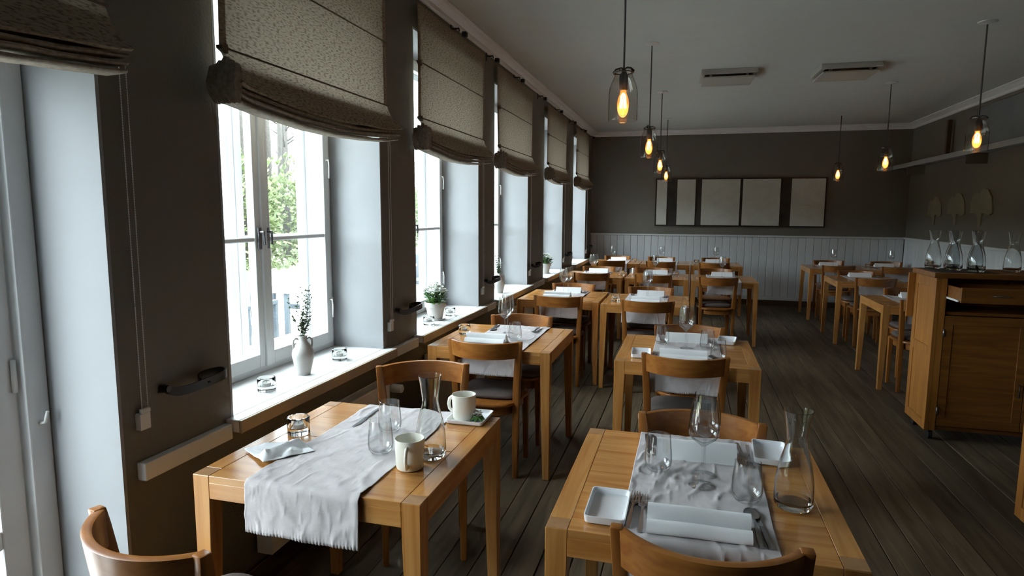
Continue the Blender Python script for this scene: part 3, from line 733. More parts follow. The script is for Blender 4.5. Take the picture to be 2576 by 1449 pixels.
tumbler = lathe_kit('tumbler', 'drinking glass', [(0, 0), (0.024, 0), (0.032, 0.004), (0.039, 0.016), (0.041, 0.030), (0.040, 0.055), (0.037, 0.085), (0.0345, 0.110), (0.0335, 0.1105), (0.0358, 0.085), (0.0387, 0.055), (0.0395, 0.032), (0.0375, 0.020), (0.030, 0.011), (0.015, 0.009), (0, 0.0085)])
carafe = lathe_kit('carafe', 'carafe', [(0, 0.002), (0.030, 0), (0.044, 0.002), (0.049, 0.012), (0.0500, 0.030), (0.048, 0.075), (0.041, 0.120), (0.030, 0.160), (0.0258, 0.182), (0.0255, 0.190), (0.0285, 0.215), (0.033, 0.245), (0.0375, 0.266), (0.0362, 0.2665), (0.0315, 0.245), (0.0270, 0.216), (0.0238, 0.190), (0.0241, 0.182), (0.0282, 0.160), (0.039, 0.120), (0.046, 0.075), (0.0477, 0.034), (0.046, 0.022), (0.038, 0.016), (0.020, 0.018), (0, 0.019)], seg=48, mat='clear_glass')
def make_votive():
    t = thing('candle_holder', '', 'candle holder')
    MB().lathe([(0, 0), (0.036, 0), (0.0385, 0.003), (0.0385, 0.058), (0.036, 0.061), (0.031, 0.061), (0.0285, 0.057), (0.0275, 0.026), (0.024, 0.022), (0, 0.021)], 36).build('glass', 'clear_glass', t, smooth=35)
    c = MB().lathe([(0, 0.0215), (0.019, 0.0215), (0.019, 0.036), (0.018, 0.036), (0.018, 0.033), (0, 0.033)], 24).build('tealight', 'wax', t, smooth=35)
    MB().tube([(0, 0, 0.033), (0.001, 0, 0.040)], 0.0009, 6).build('wick', 'bakelite', c)
    return t
votive = Kit(make_votive)
def make_dish(wx, wy, h):
    def mk():
        m = MB(); t_ = 0.005
        def rr(sx, sy, z, r=0.012, n=5):
            o = []
            for cx_, cy_, a0 in ((1, 1, 0), (-1, 1, PI / 2), (-1, -1, PI), (1, -1, 1.5 * PI)):
                for q in range(n): a = a0 + PI / 2 * q / (n - 1); o.append((cx_ * (sx - r) + r * math.cos(a), cy_ * (sy - r) + r * math.sin(a), z))
            return o
        a, b = wx / 2, wy / 2
        m.loft([rr(a - .008, b - .008, 0), rr(a - .002, b - .002, 0.004), rr(a, b, h), rr(a - .003, b - .003, h), rr(a - .007, b - .007, 0.008), rr(a - .014, b - .014, 0.005)])
        return tag(m.build('square_dish', 'porcelain', smooth=40), '', 'dish')
    return mk
dish = Kit(make_dish(0.105, 0.18, 0.022)); tray = Kit(make_dish(0.145, 0.155, 0.016))
def strip(path):       # path: (y, halfwidth, z, thickness)
    return [[(-w_, y, z), (w_, y, z), (w_ * .8, y, z + t_), (-w_ * .8, y, z + t_)] for y, w_, z, t_ in path]
def make_fork():
    m = MB(); m.loft(strip([(0, .007, .001, .002), (.03, .0085, .001, .0022), (.08, .005, .004, .0025), (.11, .0032, .006, .003), (.128, .005, .005, .002), (.140, .0115, .003, .0016), (.155, .0125, .002, .0015)]))
    for q in range(4):
        x = -.0105 + q * .007
        m.loft([[(x - .0016 * s2, y, z), (x + .0016 * s2, y, z), (x + .0016 * s2, y, z + .0014), (x - .0016 * s2, y, z + .0014)] for y, z, s2 in ((.153, .002, 1.25), (.18, .002, 1), (.205, .006, .55))])
    return tag(m.build('fork', 'steel', smooth=40), '', 'fork')
def make_spoon():
    m = MB(); m.loft(strip([(0, .007, .001, .002), (.03, .008, .001, .0022), (.08, .0048, .004, .0025), (.12, .003, .006, .003), (.138, .004, .005, .002)]))
    def bowl(u, v):
        y = .134 + .066 * v; hw = .0205 * math.sqrt(max(0.0, 1 - (2 * v - 1) ** 2)) * (1.05 - .15 * v); x = (2 * u - 1) * hw
        return (x, y, .0065 - .0055 * (1 - (2 * u - 1) ** 2) * math.sin(PI * v) ** .7)
    m.grid(bowl, 8, 12)
    o = m.build('spoon', 'steel', smooth=60); sd = o.modifiers.new('thickness', 'SOLIDIFY'); sd.thickness = .0012; sd.offset = 1
    return tag(o, '', 'spoon')
def make_knife():
    m = MB(); m.loft(strip([(0, .006, .0005, .004), (.04, .0075, .0005, .005), (.10, .0055, .0005, .0045), (.108, .005, .001, .003)]))
    m.loft([[(-.006, .107, .002), (.005, .107, .002), (.005, .107, .0036), (-.006, .107, .0028)], [(-.010, .14, .0005), (.005, .14, .001), (.005, .14, .0026), (-.010, .14, .0009)], [(-.009, .185, .0005), (.005, .185, .001), (.005, .185, .0024), (-.009, .185, .0009)], [(.002, .212, .0005), (.005, .212, .001), (.005, .212, .0018), (.002, .212, .0008)]])
    return tag(m.build('table_knife', 'steel', smooth=30), '', 'knife')
fork, spoon, knife = Kit(make_fork), Kit(make_spoon), Kit(make_knife)
G = {'n': 'folded white napkins', 'w': 'stemmed wine glasses', 't': 'clear tumblers', 'f': 'steel forks', 's': 'steel spoons', 'k': 'steel table knives', 'v': 'glass candle holders', 'd': 'white square dishes', 'c': 'clear glass carafes'}
def P3(k, dx, dy, cloth=True): return (TC[k][0] + dx, TC[k][1] + dy, ZR_ if cloth else ZT + 0.0004)
def cover(k, far, forks=2, spoons=1, knives=1):
    """cutlery for one diner"""
    d = TB[k][2]; sd = 'far' if far else 'near'; sg = -1 if far else 1; rz = PI if far else 0
    yb = -TD / 2 + 0.035
    for q in range(forks): fork(P3(k, sg * (-0.168 + 0.032 * q), sg * (yb + 0.004 - 0.012 * q)), rz + 0.05 * (q - .6), ('outer ' if q == 0 else 'inner ') + 'steel fork at the %s place, %s' % (sd, d), G['f'])
    for q in range(spoons): spoon(P3(k, sg * 0.145, sg * (yb - 0.005)), rz + 0.06, 'steel spoon at the %s place, %s' % (sd, d), G['s'])
    for q in range(knives): knife(P3(k, sg * 0.164, sg * (yb - 0.006)), rz + 0.10, 'steel knife at the %s place, %s' % (sd, d), G['k'])
def nap(k, far, dx=0.0, dy=0.0, rz=0.0):
    sg = 1 if far else -1
    napkin(P3(k, dx, sg * (TD / 2 - 0.115) + dy), (PI if far else 0) + rz, 'folded white napkin on the %s side of the %s' % ('far' if far else 'near', TB[k][2]), G['n'])
def wines(k, pts):
    for q, (x, y) in enumerate(pts):
        pre = 'empty wine glass' if len(pts) == 1 else ('nearer of two wine glasses' if q == 0 else 'farther of two wine glasses')
        wine((x, y, ZR_), 0.3 * q, '%s on the %s' % (pre, TB[k][2]), G['w'])
# front right table
nap('R1', False, 0.0, -0.03, 0.02); nap('R1', True, 0.0, -0.065, 0.03); cover('R1', False); cover('R1', True)
wines('R1', [(1.625, 1.805), (1.632, 1.878)])
tumbler((1.499, 1.886, ZR_), 0, 'empty tumbler beside the left forks end, front right table', G['t']); tumbler((1.741, 1.742, ZR_), 0, 'empty tumbler near the carafe on the front right table', G['t'])
dish((1.384, 1.588, ZT), 0.0, 'white square dish at the left of the front right table', G['d']); dish((1.842, 2.108, ZT), -0.05, 'white square dish behind the carafe, front right table', G['d'])
carafe((1.859, 1.748, ZT), 0, 'clear carafe standing on the front right table', G['c'])
# second right table
nap('R2', False, -0.015, 0.0); nap('R2', True, 0.0, -0.03); cover('R2', False); cover('R2', True)
wines('R2', [(1.571, 3.62), (1.578, 3.70)])
tumbler((1.437, 3.79, ZR_), 0, 'left tumbler on the second right-hand table', G['t']); tumbler((1.692, 3.71, ZR_), 0, 'right tumbler on the second right-hand table', G['t']); tumbler((1.742, 3.44, ZR_), 0, 'tumbler by the spoon on the second right-hand table', G['t'])
dish((1.338, 3.47, ZT), 0.05, 'white square dish at left of the second right-hand table', G['d']); dish((1.815, 3.97, ZT), -0.12, 'white square dish at right of the second right-hand table', G['d'])
# second window table
nap('L2', False, -0.06, 0.06); cover('L2', True)
wines('L2', [(0.486, 3.70), (0.467, 3.83)])
tumbler((0.571, 3.63, ZR_), 0, 'clear tumbler in front of wine glasses, second window table', G['t']); votive((0.201, 3.752, ZT), 0, 'glass candle holder near the sill, second window table', G['v'])
# middle pair
nap('L3', True, 0, -0.06); nap('L3', False, -0.04, 0.10); cover('L3', True); wines('L3', [(0.455, 5.80), (0.478, 5.90)])
nap('R3', True, 0.02, -0.0); nap('R3', False, 0.0, 0.09); cover('R3', True); wines('R3', [(1.222, 5.83), (1.228, 5.94)])
votive((0.965, 5.58, ZT), 0, 'glass candle holder on the right middle table', G['v'])
for k in ('L4', 'M4', 'R4', 'L5', 'M5', 'R5', 'S1', 'S4', 'S2'): nap(k, True, 0.02 * random.uniform(-1, 1), -0.02)
for k in ('L4', 'M4', 'R4', 'S2', 'S3'): cover(k, True, 1, 0, 1)
nap('S3', True, 0.06, -0.02)
wines('L4', [(0.424, 7.87), (0.445, 7.96)]); wines('M4', [(1.19, 8.02)]); wines('R4', [(1.985, 8.03)]); wines('L5', [(0.437, 10.03)]); wines('M5', [(1.194, 10.05)]); wines('R5', [(2.000, 10.18)]); wines('S1', [(3.66, 10.22)]); wines('S4', [(4.42, 10.22)])
votive((0.795, 7.84, ZT), 0, 'glass candle holder left of centre, row of three', G['v']); votive((1.445, 8.00, ZT), 0, 'glass candle holder right of centre, row of three', G['v'])
votive((0.783, 9.99, ZT), 0, 'glass candle holder on the left back-row table', G['v']); votive((1.712, 10.10, ZT), 0, 'glass candle holder on the right back-row table', G['v']); votive((4.10, 10.12, ZT), 0, 'glass candle holder between the corner tables', G['v'])
sh = thing('salt_shaker', 'small white salt shaker beside candle holder, row of three', 'shaker', (0.902, 8.23, ZT))
MB().lathe([(0, 0), (0.018, 0), (0.019, 0.004), (0.016, 0.05), (0, 0.05)], 16).build('body', 'porcelain', sh, smooth=35); MB().lathe([(0.0165, 0.05), (0.017, 0.06), (0.012, 0.068), (0, 0.07)], 16).build('cap', 'porcelain', sh, smooth=35)

# front left table
votive((0.262, 1.862, ZT), 0, 'thick glass candle holder on the front left table', G['v'])
carafe((0.790, 1.800, ZT), 0, 'empty clear carafe behind the mug, front left table', G['c'])
tumbler((0.566, 1.962, ZR_), 0, 'tumbler nearer the knife on the front left table', G['t']); tumbler((0.628, 1.772, ZR_), 0, 'tumbler beside the cream mug, front left table', G['t'])
knife((0.413, 2.175, ZR_ + .001), PI + 0.03, 'lone steel knife on the front left runner', G['k'])
def make_mug():
    t = thing('mug', '', 'mug')
    MB().lathe([(0, 0.003), (0.030, 0.003), (0.034, 0), (0.040, 0.003), (0.0425, 0.010), (0.0455, 0.092), (0.0448, 0.095), (0.0432, 0.095), (0.0425, 0.090), (0.0395, 0.012), (0.034, 0.008), (0, 0.007)], 40).build('cup', 'cream_ceramic', t, smooth=35)
    pts = [(0.040, 0, 0.020), (0.055, 0, 0.021), (0.066, 0, 0.030), (0.070, 0, 0.048), (0.066, 0, 0.066), (0.056, 0, 0.075), (0.042, 0, 0.076)]
    MB().tube(pts, 0.0052, 10, squash=1.5).build('handle', 'cream_ceramic', t, smooth=True)
    return t
mug = Kit(make_mug)
mug((0.765, 1.697, ZT), -PI / 2 + 0.25, 'cream mug with handle towards camera, front left table', 'cream mugs')
tray((0.790, 2.180, ZT), 0.02, 'white square tray holding a mug, front left table', 'white trays')
mug((0.772, 2.165, ZT + 0.0052), PI - 0.25, 'cream mug standing on the white tray', 'cream mugs')
fw = thing('cut_flower', 'small white flower with green leaf lying on the tray', 'flower', (0.826, 2.160, ZT + 0.0055))
m = MB()
for q in range(16):
    a = q * 2.4; r = 0.003 + 0.0008 * q; d = Vector((math.cos(a), math.sin(a), 0)); c = d * r + Vector((0, 0, 0.028 - 0.0007 * q)); tip = d * (r + 0.013) + Vector((0, 0, 0.040 - 0.0012 * q)); sd = Vector((-d.y, d.x, 0)) * 0.006
    m.loft([[c - sd * .5, c + sd * .5, c + sd * .5 + Vector((0, 0, .001)), c - sd * .5 + Vector((0, 0, .001))], [(c + tip) / 2 - sd, (c + tip) / 2 + sd, (c + tip) / 2 + sd + Vector((0, 0, .001)), (c + tip) / 2 - sd + Vector((0, 0, .001))], [tip - sd * .2, tip + sd * .2, tip + sd * .2 + Vector((0, 0, .001)), tip - sd * .2 + Vector((0, 0, .001))]])
m.build('petals', 'petal_white', fw)
m = MB()
for q in range(7):
    a = q * 0.9 + .3; d = Vector((math.cos(a), math.sin(a), 0)); sd = Vector((-d.y, d.x, 0)); c = Vector((0, 0, 0.008))
    m.loft([[c - sd * .002, c + sd * .002, c + sd * .002 + Vector((0, 0, .012)), c - sd * .002 + Vector((0, 0, .012))], [d * .016 + c - sd * .010, d * .016 + c + sd * .010, d * .016 + c + sd * .010 + Vector((0, 0, .012)), d * .016 + c - sd * .010 + Vector((0, 0, .012))], [d * .030 - sd * .001, d * .030 + sd * .001, d * .030 + sd * .001 + Vector((0, 0, .003)), d * .030 - sd * .001 + Vector((0, 0, .003))]])
m.build('leaves', 'leaf_green', fw)
# crumpled napkin
cn = MB()
def crum(u, v):
    x = (u - .5) * 0.155; y = (v - .5) * 0.165
    x2 = x * (1 - 0.25 * v) + 0.03 * (v - .5)
    f1 = 0.8 * max(0, 0.026 - abs(x * .8 + y * .35 - 0.012) * 0.7); f2 = 0.55 * max(0, 0.022 - abs(y - 0.035 + x * .4) * 0.6); f3 = 0.8 * max(0, 0.016 - abs(x + .045 - y * .6) * .7)
    edge = min(1, 6 * min(u, 1 - u, v, 1 - v) + .25)
    return (x2, y, 0.002 + max(f1, f2, f3) * 1.25 * edge + 0.008 * edge * abs(noise.noise(Vector((x * 26, y * 26, 3.3)))))
cn.grid(crum, 40, 40)
o = tag(cn.build('crumpled_napkin', 'napkin_white', smooth=35), 'used crumpled white paper napkin on the front left table', 'napkin')
o.location = (0.312, 1.69, ZT + .0035); o.rotation_euler.z = -0.55; sd = o.modifiers.new('thickness', 'SOLIDIFY'); sd.thickness = 0.0015; sd.offset = 1

# ------------------------------------------------------------------ pendant lamps
def make_lamp():
    t = thing('pendant_lamp', '', 'pendant lamp')          # origin on the ceiling
    MB().lathe([(0, 0), (0.062, 0), (0.06, -0.006), (0.02, -0.012), (0.006, -0.02), (0, -0.02)], 24).build('canopy', 'white_plastic', t, smooth=35)
    MB().tube([(0, 0, -0.015), (0.001, 0, -0.35), (0, 0, -0.69)], 0.0055, 8).build('cord', 'cord_grey', t, smooth=True)
    MB().lathe([(0, -0.665), (0.008, -0.668), (0.012, -0.685), (0.020, -0.695), (0.022, -0.70), (0.022, -0.765), (0.019, -0.77), (0, -0.77)], 20).build('lamp_socket', 'bakelite', t, smooth=35)
    jar = MB().lathe([(0.046, -0.672), (0.048, -0.676), (0.044, -0.69), (0.045, -0.70), (0.058, -0.73), (0.069, -0.76), (0.073, -0.79), (0.073, -0.915), (0.0715, -0.92)], 40).build('glass_jar', 'jar_glass', t, smooth=35)
    rb = MB(); 
    for sg in (-1, 1):
        rb.tube([(0, 0, -0.668), (sg * 0.02, 0.004, -0.662), (sg * 0.04, 0.008, -0.667), (sg * 0.052, 0.006, -0.68), (sg * 0.046, 0.002, -0.69)], [0.004, 0.005, 0.005, 0.007, 0.006], 8)
        rb.tube([(0, 0, -0.668), (0.004, sg * 0.025, -0.664), (0.004, sg * 0.048, -0.68)], 0.0035, 8)
    rb.tube([(0.047 * math.cos(q * PI / 12), 0.047 * math.sin(q * PI / 12), -0.684) for q in range(25)], 0.003, 6)
    rb.build('hanger_wire', 'black_iron', t, smooth=True)
    b = MB().lathe([(0.013, -0.77), (0.016, -0.785), (0.026, -0.81), (0.030, -0.835), (0.029, -0.855), (0.022, -0.88), (0.010, -0.893), (0, -0.896)], 24).build('bulb', 'bulb_glass', t, smooth=True)
    fl_ = MB()
    for q in range(6):
        a = q * PI / 3; fl_.tube([(0.004 * math.cos(a), 0.004 * math.sin(a), -0.785), (0.013 * math.cos(a), 0.013 * math.sin(a), -0.80), (0.014 * math.cos(a + .3), 0.014 * math.sin(a + .3), -0.858)], 0.0026, 6)
    fl_.build('filament', 'filament', b, smooth=True)
    return t
lamp = Kit(make_lamp)
LP = [((1.222, 3.28), 'nearest hanging jar lamp with glowing filament bulb'), ((1.222, 5.47), 'second hanging jar lamp along the window side'), ((1.222, 7.62), 'third hanging jar lamp along the window side'), ((1.222, 9.76), 'farthest hanging jar lamp along the window side'),
      ((3.585, 5.46), 'hanging jar lamp at right, nearest of right row'), ((3.575, 7.66), 'hanging jar lamp in the middle of the right row'), ((3.575, 9.90), 'small farthest hanging jar lamp of the right row')]
for (x, y), lab in LP:
    lamp((x, y, H), random.uniform(0, 3), lab, 'hanging jar lamps')
    d = bpy.data.lights.new('bulb_light', 'POINT'); d.energy = 0.9; d.color = (1.0, 0.52, 0.2); d.shadow_soft_size = 0.03
    o = bpy.data.objects.new('bulb_light', d); COL.objects.link(o); o.location = (x, y, H - 0.835)

# ------------------------------------------------------------------ ceiling cassettes
def make_vent():
    t = thing('ceiling_vent', '', 'air vent')
    m = MB(); m.box(-.26, .26, -.23, -.19, -0.045, 0); m.box(-.26, .26, .19, .23, -0.045, 0); m.box(-.26, -.22, -.19, .19, -0.045, 0); m.box(.22, .26, -.19, .19, -0.045, 0)
    m.build('casing', 'vent_plastic', t, bevel=0.004)
    box(-.22, .22, -.19, .19, -0.01, 0).build('duct', 'black_slate', t)
    box(-.24, .24, -.20, .23, -0.08, -0.064).build('cover_plate', 'vent_plastic', t, bevel=0.004)
    for sx in (-.17, .17):
        for sy in (-.16, .16): box(sx - .012, sx + .012, sy - .012, sy + .012, -0.066, -0.008).build('spacer', 'vent_plastic', t)
    return t
vent = Kit(make_vent)
vent((1.885, 6.79, H), 0.03, 'flat square ceiling vent between the two lamp rows, left one', 'ceiling vents'); vent((2.955, 6.81, H), 0.03, 'flat square ceiling vent at right, next to right lamp row', 'ceiling vents')

# ------------------------------------------------------------------ picture on the back wall
pc = thing('wall_picture', 'long black framed artwork of white panels on the back wall', 'picture', (0, YB, 0))
box(1.025, 3.665, -0.03, 0, 1.31, 2.085).build('backing', 'photo_dark', pc)
for q, (a, b) in enumerate(((1.035, 1.203), (1.371, 1.668), (1.767, 2.372), (2.414, 2.99), (3.155, 3.655))):
    box(a, b, -0.045, -0.03, 1.318, 2.077).build('canvas', 'canvas_white', pc, bevel=0.002, seg=1)
m = MB(); m.box(1.012, 3.678, -0.05, 0, 2.085, 2.098); m.box(1.012, 3.678, -0.05, 0, 1.297, 1.31); m.box(1.012, 1.025, -0.05, 0, 1.31, 2.085); m.box(3.665, 3.678, -0.05, 0, 1.31, 2.085)
m.build('frame', 'black_iron', pc)

# ------------------------------------------------------------------ right wall
sf = thing('wall_shelf', 'long white shelf high on the right wall', 'shelf', (WR, 0, 0))
box(-0.31, 0, 2.5, YB, 2.225, 2.245).build('shelf_board', 'shelf_grey', sf, bevel=0.003); box(-0.31, -0.295, 2.5, YB, 2.185, 2.225).build('fascia', 'shelf_grey', sf, bevel=0.003)
for yy in (4.5, 6.5, 8.5, 10.5): box(-0.22, 0, yy, yy + 0.03, 2.10, 2.225).build('bracket', 'taupe_paint', sf)
bp_ = thing('wall_panel', 'large blue-grey panel standing on the high right shelf', 'panel', (WR, 0, 2.2455))
box(-0.03, -0.005, 5.9, 8.80, 0.0, 0.52).build('panel', 'panel_bluegrey', bp_, bevel=0.003); m = MB(); m.box(-0.036, -0.005, 8.80, 8.83, 0, 0.54); m.box(-0.036, -0.005, 5.9, 8.80, 0.52, 0.54); m.build('edge_frame', 'taupe_paint', bp_)
po = thing('wall_post', 'slim dark post on the shelf near the back corner', 'post', (WR - 0.06, 9.55, 2.2455))
box(-0.025, 0.025, -0.03, 0.03, 0, 0.49).build('shaft', 'dark_wood', po, bevel=0.004); box(-0.035, 0.035, -0.045, 0.045, 0, 0.02).build('foot', 'dark_wood', po, bevel=0.003)
TREE = [(0.287, 0.156), (0.265, 0.224), (0.284, 0.282), (0.247, 0.308), (0.246, 0.36), (0.158, 0.399), (0.04, 0.39), (-0.007, 0.439), (-0.084, 0.444), (-0.175, 0.428), (-0.228, 0.383), (-0.286, 0.337), (-0.303, 0.279), (-0.325, 0.201), (-0.329, 0.157), (-0.258, 0.138), (-0.145, 0.157), (-0.078, 0.157), (-0.048, 0.142), (-0.042, 0.01), (0.027, 0.009), (0.049, 0.111), (0.106, 0.157), (0.167, 0.162)]
for lab, y0, s_ in (('leftmost cream tree cut-out on the right wall', 9.98, 0.86), ('middle cream tree cut-out on the right wall', 9.26, 0.93), ('rightmost and largest cream tree cut-out on the right wall', 8.55, 1.0)):
    o = MB().prism([(p[0] * s_ * .95, p[1] * s_) for p in TREE], lambda p, d: (d, p[0], p[1]), -0.014, 0).build('tree_cutout', 'cutout_cream')
    tag(o, lab, 'wall decoration', 'tree cut-outs'); o.location = (WR - 0.0005, y0, 1.365 + .01)

# ------------------------------------------------------------------ sideboards
def sideboard(label, x0, x1, y0, y1, pulled, flap):
    t = thing('sideboard', label, 'sideboard', (x0, y0, 0))
    W, D = x1 - x0, y1 - y0; Z0, Z1 = 0.07, 1.105; cz = 'cabinet_wood_z'; cx_ = 'cabinet_wood_x'
    box(-0.018, W + 0.018, -0.018, D + 0.018, Z1, Z1 + 0.035).build('worktop', cx_, t, bevel=0.003)
    for sx in (0, W - 0.025):
        f = MB(); f.box(sx, sx + 0.025, 0, 0.055, Z0, Z1); f.box(sx, sx + 0.025, D - 0.055, D, Z0, Z1)
        for za, zb in ((Z0, Z0 + 0.06), (0.575, 0.635), (Z1 - 0.07, Z1)): f.box(sx, sx + 0.025, 0.055, D - 0.055, za, zb)
        f.build('side_frame', cz, t, bevel=0.0015, seg=1)
        for za, zb in ((Z0 + 0.06, 0.575), (0.635, Z1 - 0.07)): box(sx + 0.006, sx + 0.019, 0.056, D - 0.056, za + .001, zb - .001).build('side_panel', cz, t)
    box(0.025, W - 0.025, D - 0.012, D, Z0, Z1).build('back_panel', cx_, t); box(0.025, W - 0.025, 0.03, D - 0.012, Z0, Z0 + 0.025).build('bottom_panel', cx_, t); box(0.025, W - 0.025, 0.03, D - 0.012, 0.86, 0.88).build('inner_shelf', cx_, t)
    for sx in (0.025, W - 0.065): box(sx, sx + 0.04, 0.001, 0.03, Z0, Z1).build('stile', cz, t, bevel=0.001, seg=1)
    a, b = 0.069, W / 2 - 0.004
    for side, (a, b) in enumerate(((0.069, W / 2 - 0.002), (W / 2 + 0.002, W - 0.069))):
        d = MB(); d.box(a, a + 0.05, 0.004, 0.026, 0.105, 0.855); d.box(b - 0.05, b, 0.004, 0.026, 0.105, 0.855); d.box(a + 0.05, b - 0.05, 0.004, 0.026, 0.105, 0.165); d.box(a + 0.05, b - 0.05, 0.004, 0.026, 0.795, 0.855)
        do = d.build('door', cx_, t, bevel=0.001, seg=1)
        box(a + .05, b - .05, 0.010, 0.020, 0.165, 0.795).build('door_panel', cx_, do)
        xh = b - 0.03 if side == 0 else a + 0.03
        MB().tube([(xh, 0.004, 0.42), (xh, -0.018, 0.42), (xh, -0.018, 0.34), (xh, 0.004, 0.34)], 0.004, 8).build('handle', 'black_iron', do, smooth=True)
        xk = a - 0.002 if side == 0 else b + 0.002
        for zh in (0.21, 0.74): MB().tube([(xk, -0.002, zh - 0.025), (xk, -0.002, zh + 0.025)], 0.006, 8).build('hinge', 'steel', do, smooth=True)
    for side in (0, 1):
        a = 0.072 + side * (W / 2 - 0.066); b = a + W / 2 - 0.078; p = -0.21 if (pulled and side == 0) else 0.004
        dr = MB(); dr.box(a, b, p, p + 0.018, 0.97, 1.065); dr.box(a, a + 0.012, p + 0.018, p + 0.34, 0.98, 1.06); dr.box(b - 0.012, b, p + 0.018, p + 0.34, 0.98, 1.06); dr.box(a + .012, b - .012, p + 0.33, p + 0.34, 0.98, 1.06); dr.box(a + .012, b - .012, p + .018, p + .33, 0.98, 0.986)
        dro = dr.build('drawer', cx_, t, bevel=0.001, seg=1)
        box(a - 0.008, a, p + 0.03, p + 0.34, 0.972, 0.984).build('slide', 'white_plastic', dro); MB().tube([(a + .17, p, 1.02), (a + .17, p - .02, 1.02), (a + .25, p - .02, 1.02), (a + .25, p, 1.02)], 0.004, 8).build('pull', 'steel', dro, smooth=True)
    for sx in (0.05, W - 0.05):
        for sy in (0.05, D - 0.05): MB().tube([(sx - 0.012, sy, 0.03), (sx + 0.012, sy, 0.03)], 0.03, 16).tube([(sx, sy, 0.03), (sx, sy, 0.072)], 0.008, 8).build('caster', 'black_iron', t, smooth=40)
    if flap: box(-0.042, -0.001, D - 0.005, D + 0.017, 0.785, 1.103).build('drop_flap', 'cabinet_wood_z', t, bevel=0.002)
    return t
sideboard('orange wood sideboard with open drawer and carafes on top', 3.152, 4.25, 4.71, 5.105, True, True)
sideboard('orange wood sideboard cut off at the right edge', 3.145, 4.24, 2.95, 3.46, False, False)
mat = tag(box(0.0, 0.36, 0, 0.34, 0, 0.003).build('serving_mat', 'black_slate', bevel=0.001, seg=1), 'thin black mat under the carafes on the sideboard', 'mat'); mat.location = (3.155, 4.735, 1.1403)
for q, (x, y) in enumerate(((3.225, 5.02), (3.31, 4.90), (3.345, 5.03), (3.405, 4.80), (3.455, 4.95), (3.66, 4.93))):
    carafe((x, y, 1.1438 if x < 3.51 else 1.1404), 0.4 * q, ('leftmost carafe of the group on the sideboard', 'second carafe from the left on the sideboard', 'back middle carafe of the group on the sideboard', 'frontmost carafe of the group on the sideboard', 'fifth carafe from the left on the sideboard', 'lone carafe at the far right of the sideboard')[q], G['c'])

# ------------------------------------------------------------------ on the sills
def make_vase():
    t = thing('jug_vase', '', 'vase')
    MB().lathe([(0, 0), (0.030, 0), (0.032, 0.004), (0.041, 0.04), (0.050, 0.085), (0.0515, 0.100), (0.047, 0.122), (0.033, 0.146), (0.023, 0.160), (0.020, 0.170), (0.022, 0.184), (0.022, 0.188), (0.019, 0.188), (0.017, 0.174), (0.019, 0.163), (0.026, 0.150), (0, 0.06)], 36).build('body', 'stoneware', t, smooth=50)
    for sg in (-1, 1): MB().tube([(sg * 0.019, 0, 0.172), (sg * 0.032, 0, 0.178), (sg * 0.042, 0, 0.168), (sg * 0.044, 0, 0.150), (sg * 0.041, 0, 0.130)], 0.005, 8).build('handle', 'stoneware', t, smooth=True)
    return t
vase = Kit(make_vase)
def leaf(m, base, d, up, L, Wd):
    d = d.normalized(); sd = d.cross(up); sd = sd.normalized() if sd.length > 1e-4 else Vector((1, 0, 0)); nn = sd.cross(d)
    a = base; b = base + d * L * .45 + sd * Wd; c = base + d * L; e = base + d * L * .45 - sd * Wd; mid = base + d * L * .45 - nn * Wd * .35
    i = len(m.v); m.v += [tuple(a), tuple(b), tuple(c), tuple(e), tuple(mid)]; m.f += [(i, i + 1, i + 4), (i + 1, i + 2, i + 4), (i + 2, i + 3, i + 4), (i + 3, i, i + 4)]
def sprigs(label, loc, stems, hgt, spread, seed, lf=0.018, bloom=0):
    rnd = random.Random(seed); t = thing('leafy_sprig', label, 'plant', loc, group='sprigs in the sill vases')
    st = MB(); lv = MB(); fl2 = MB()
    for q in range(stems):
        a = rnd.uniform(0, 2 * PI); h_ = hgt * rnd.uniform(0.55, 1.0) if q > 1 else hgt; s_ = spread * rnd.uniform(.3, 1)
        p = []
        for i in range(13):
            k = i / 12; p.append(Vector((math.cos(a) * s_ * k ** 1.4 + 0.006 * math.sin(9 * k + q), math.sin(a) * s_ * k ** 1.4 + 0.006 * math.cos(8 * k + q), -0.09 + (h_ + 0.09) * k)))
        st.tube(p, [0.0016 - 0.0009 * i / 12 for i in range(13)], 5)
        for i in range(5, 13):
            for s2 in range(3):
                b = rnd.uniform(0, 2 * PI); d = Vector((math.cos(b), math.sin(b), rnd.uniform(.2, 1.1))); r_ = rnd.uniform(.6, 1.15) * (1.25 if i < 8 else 0.8)
                if p[i].z > 0.0: leaf(lv, p[i], d, Vector((0, 0, 1)), lf * r_ * 1.25, lf * .30 * r_)
        if bloom and q % 2 == 0:
            for s2 in range(bloom):
                b = s2 * 2.4; leaf(fl2, p[-1], Vector((math.cos(b), math.sin(b), .5)), Vector((0, 0, 1)), 0.014, 0.005)
    st.build('stems', 'sprig_green', t, smooth=True); lv.build('leaves', 'sprig_green', t)
    if fl2.v: fl2.build('blossoms', 'petal_white', t)
    return t
def make_pot(): 
    t = thing('flower_pot', '', 'flower pot')
    MB().lathe([(0, 0.006), (0.046, 0.006), (0.050, 0.009), (0.068, 0.092), (0.0685, 0.094), (0.0765, 0.094), (0.079, 0.128), (0.073, 0.129), (0.070, 0.112), (0, 0.108)], 36).build('pot', 'clay_pot', t, smooth=35)
    MB().lathe([(0, 0), (0.062, 0), (0.072, 0.010), (0.069, 0.010), (0.058, 0.0055), (0, 0.0055)], 32).build('saucer', 'porcelain', t, smooth=35)
    return t
pot = Kit(make_pot)
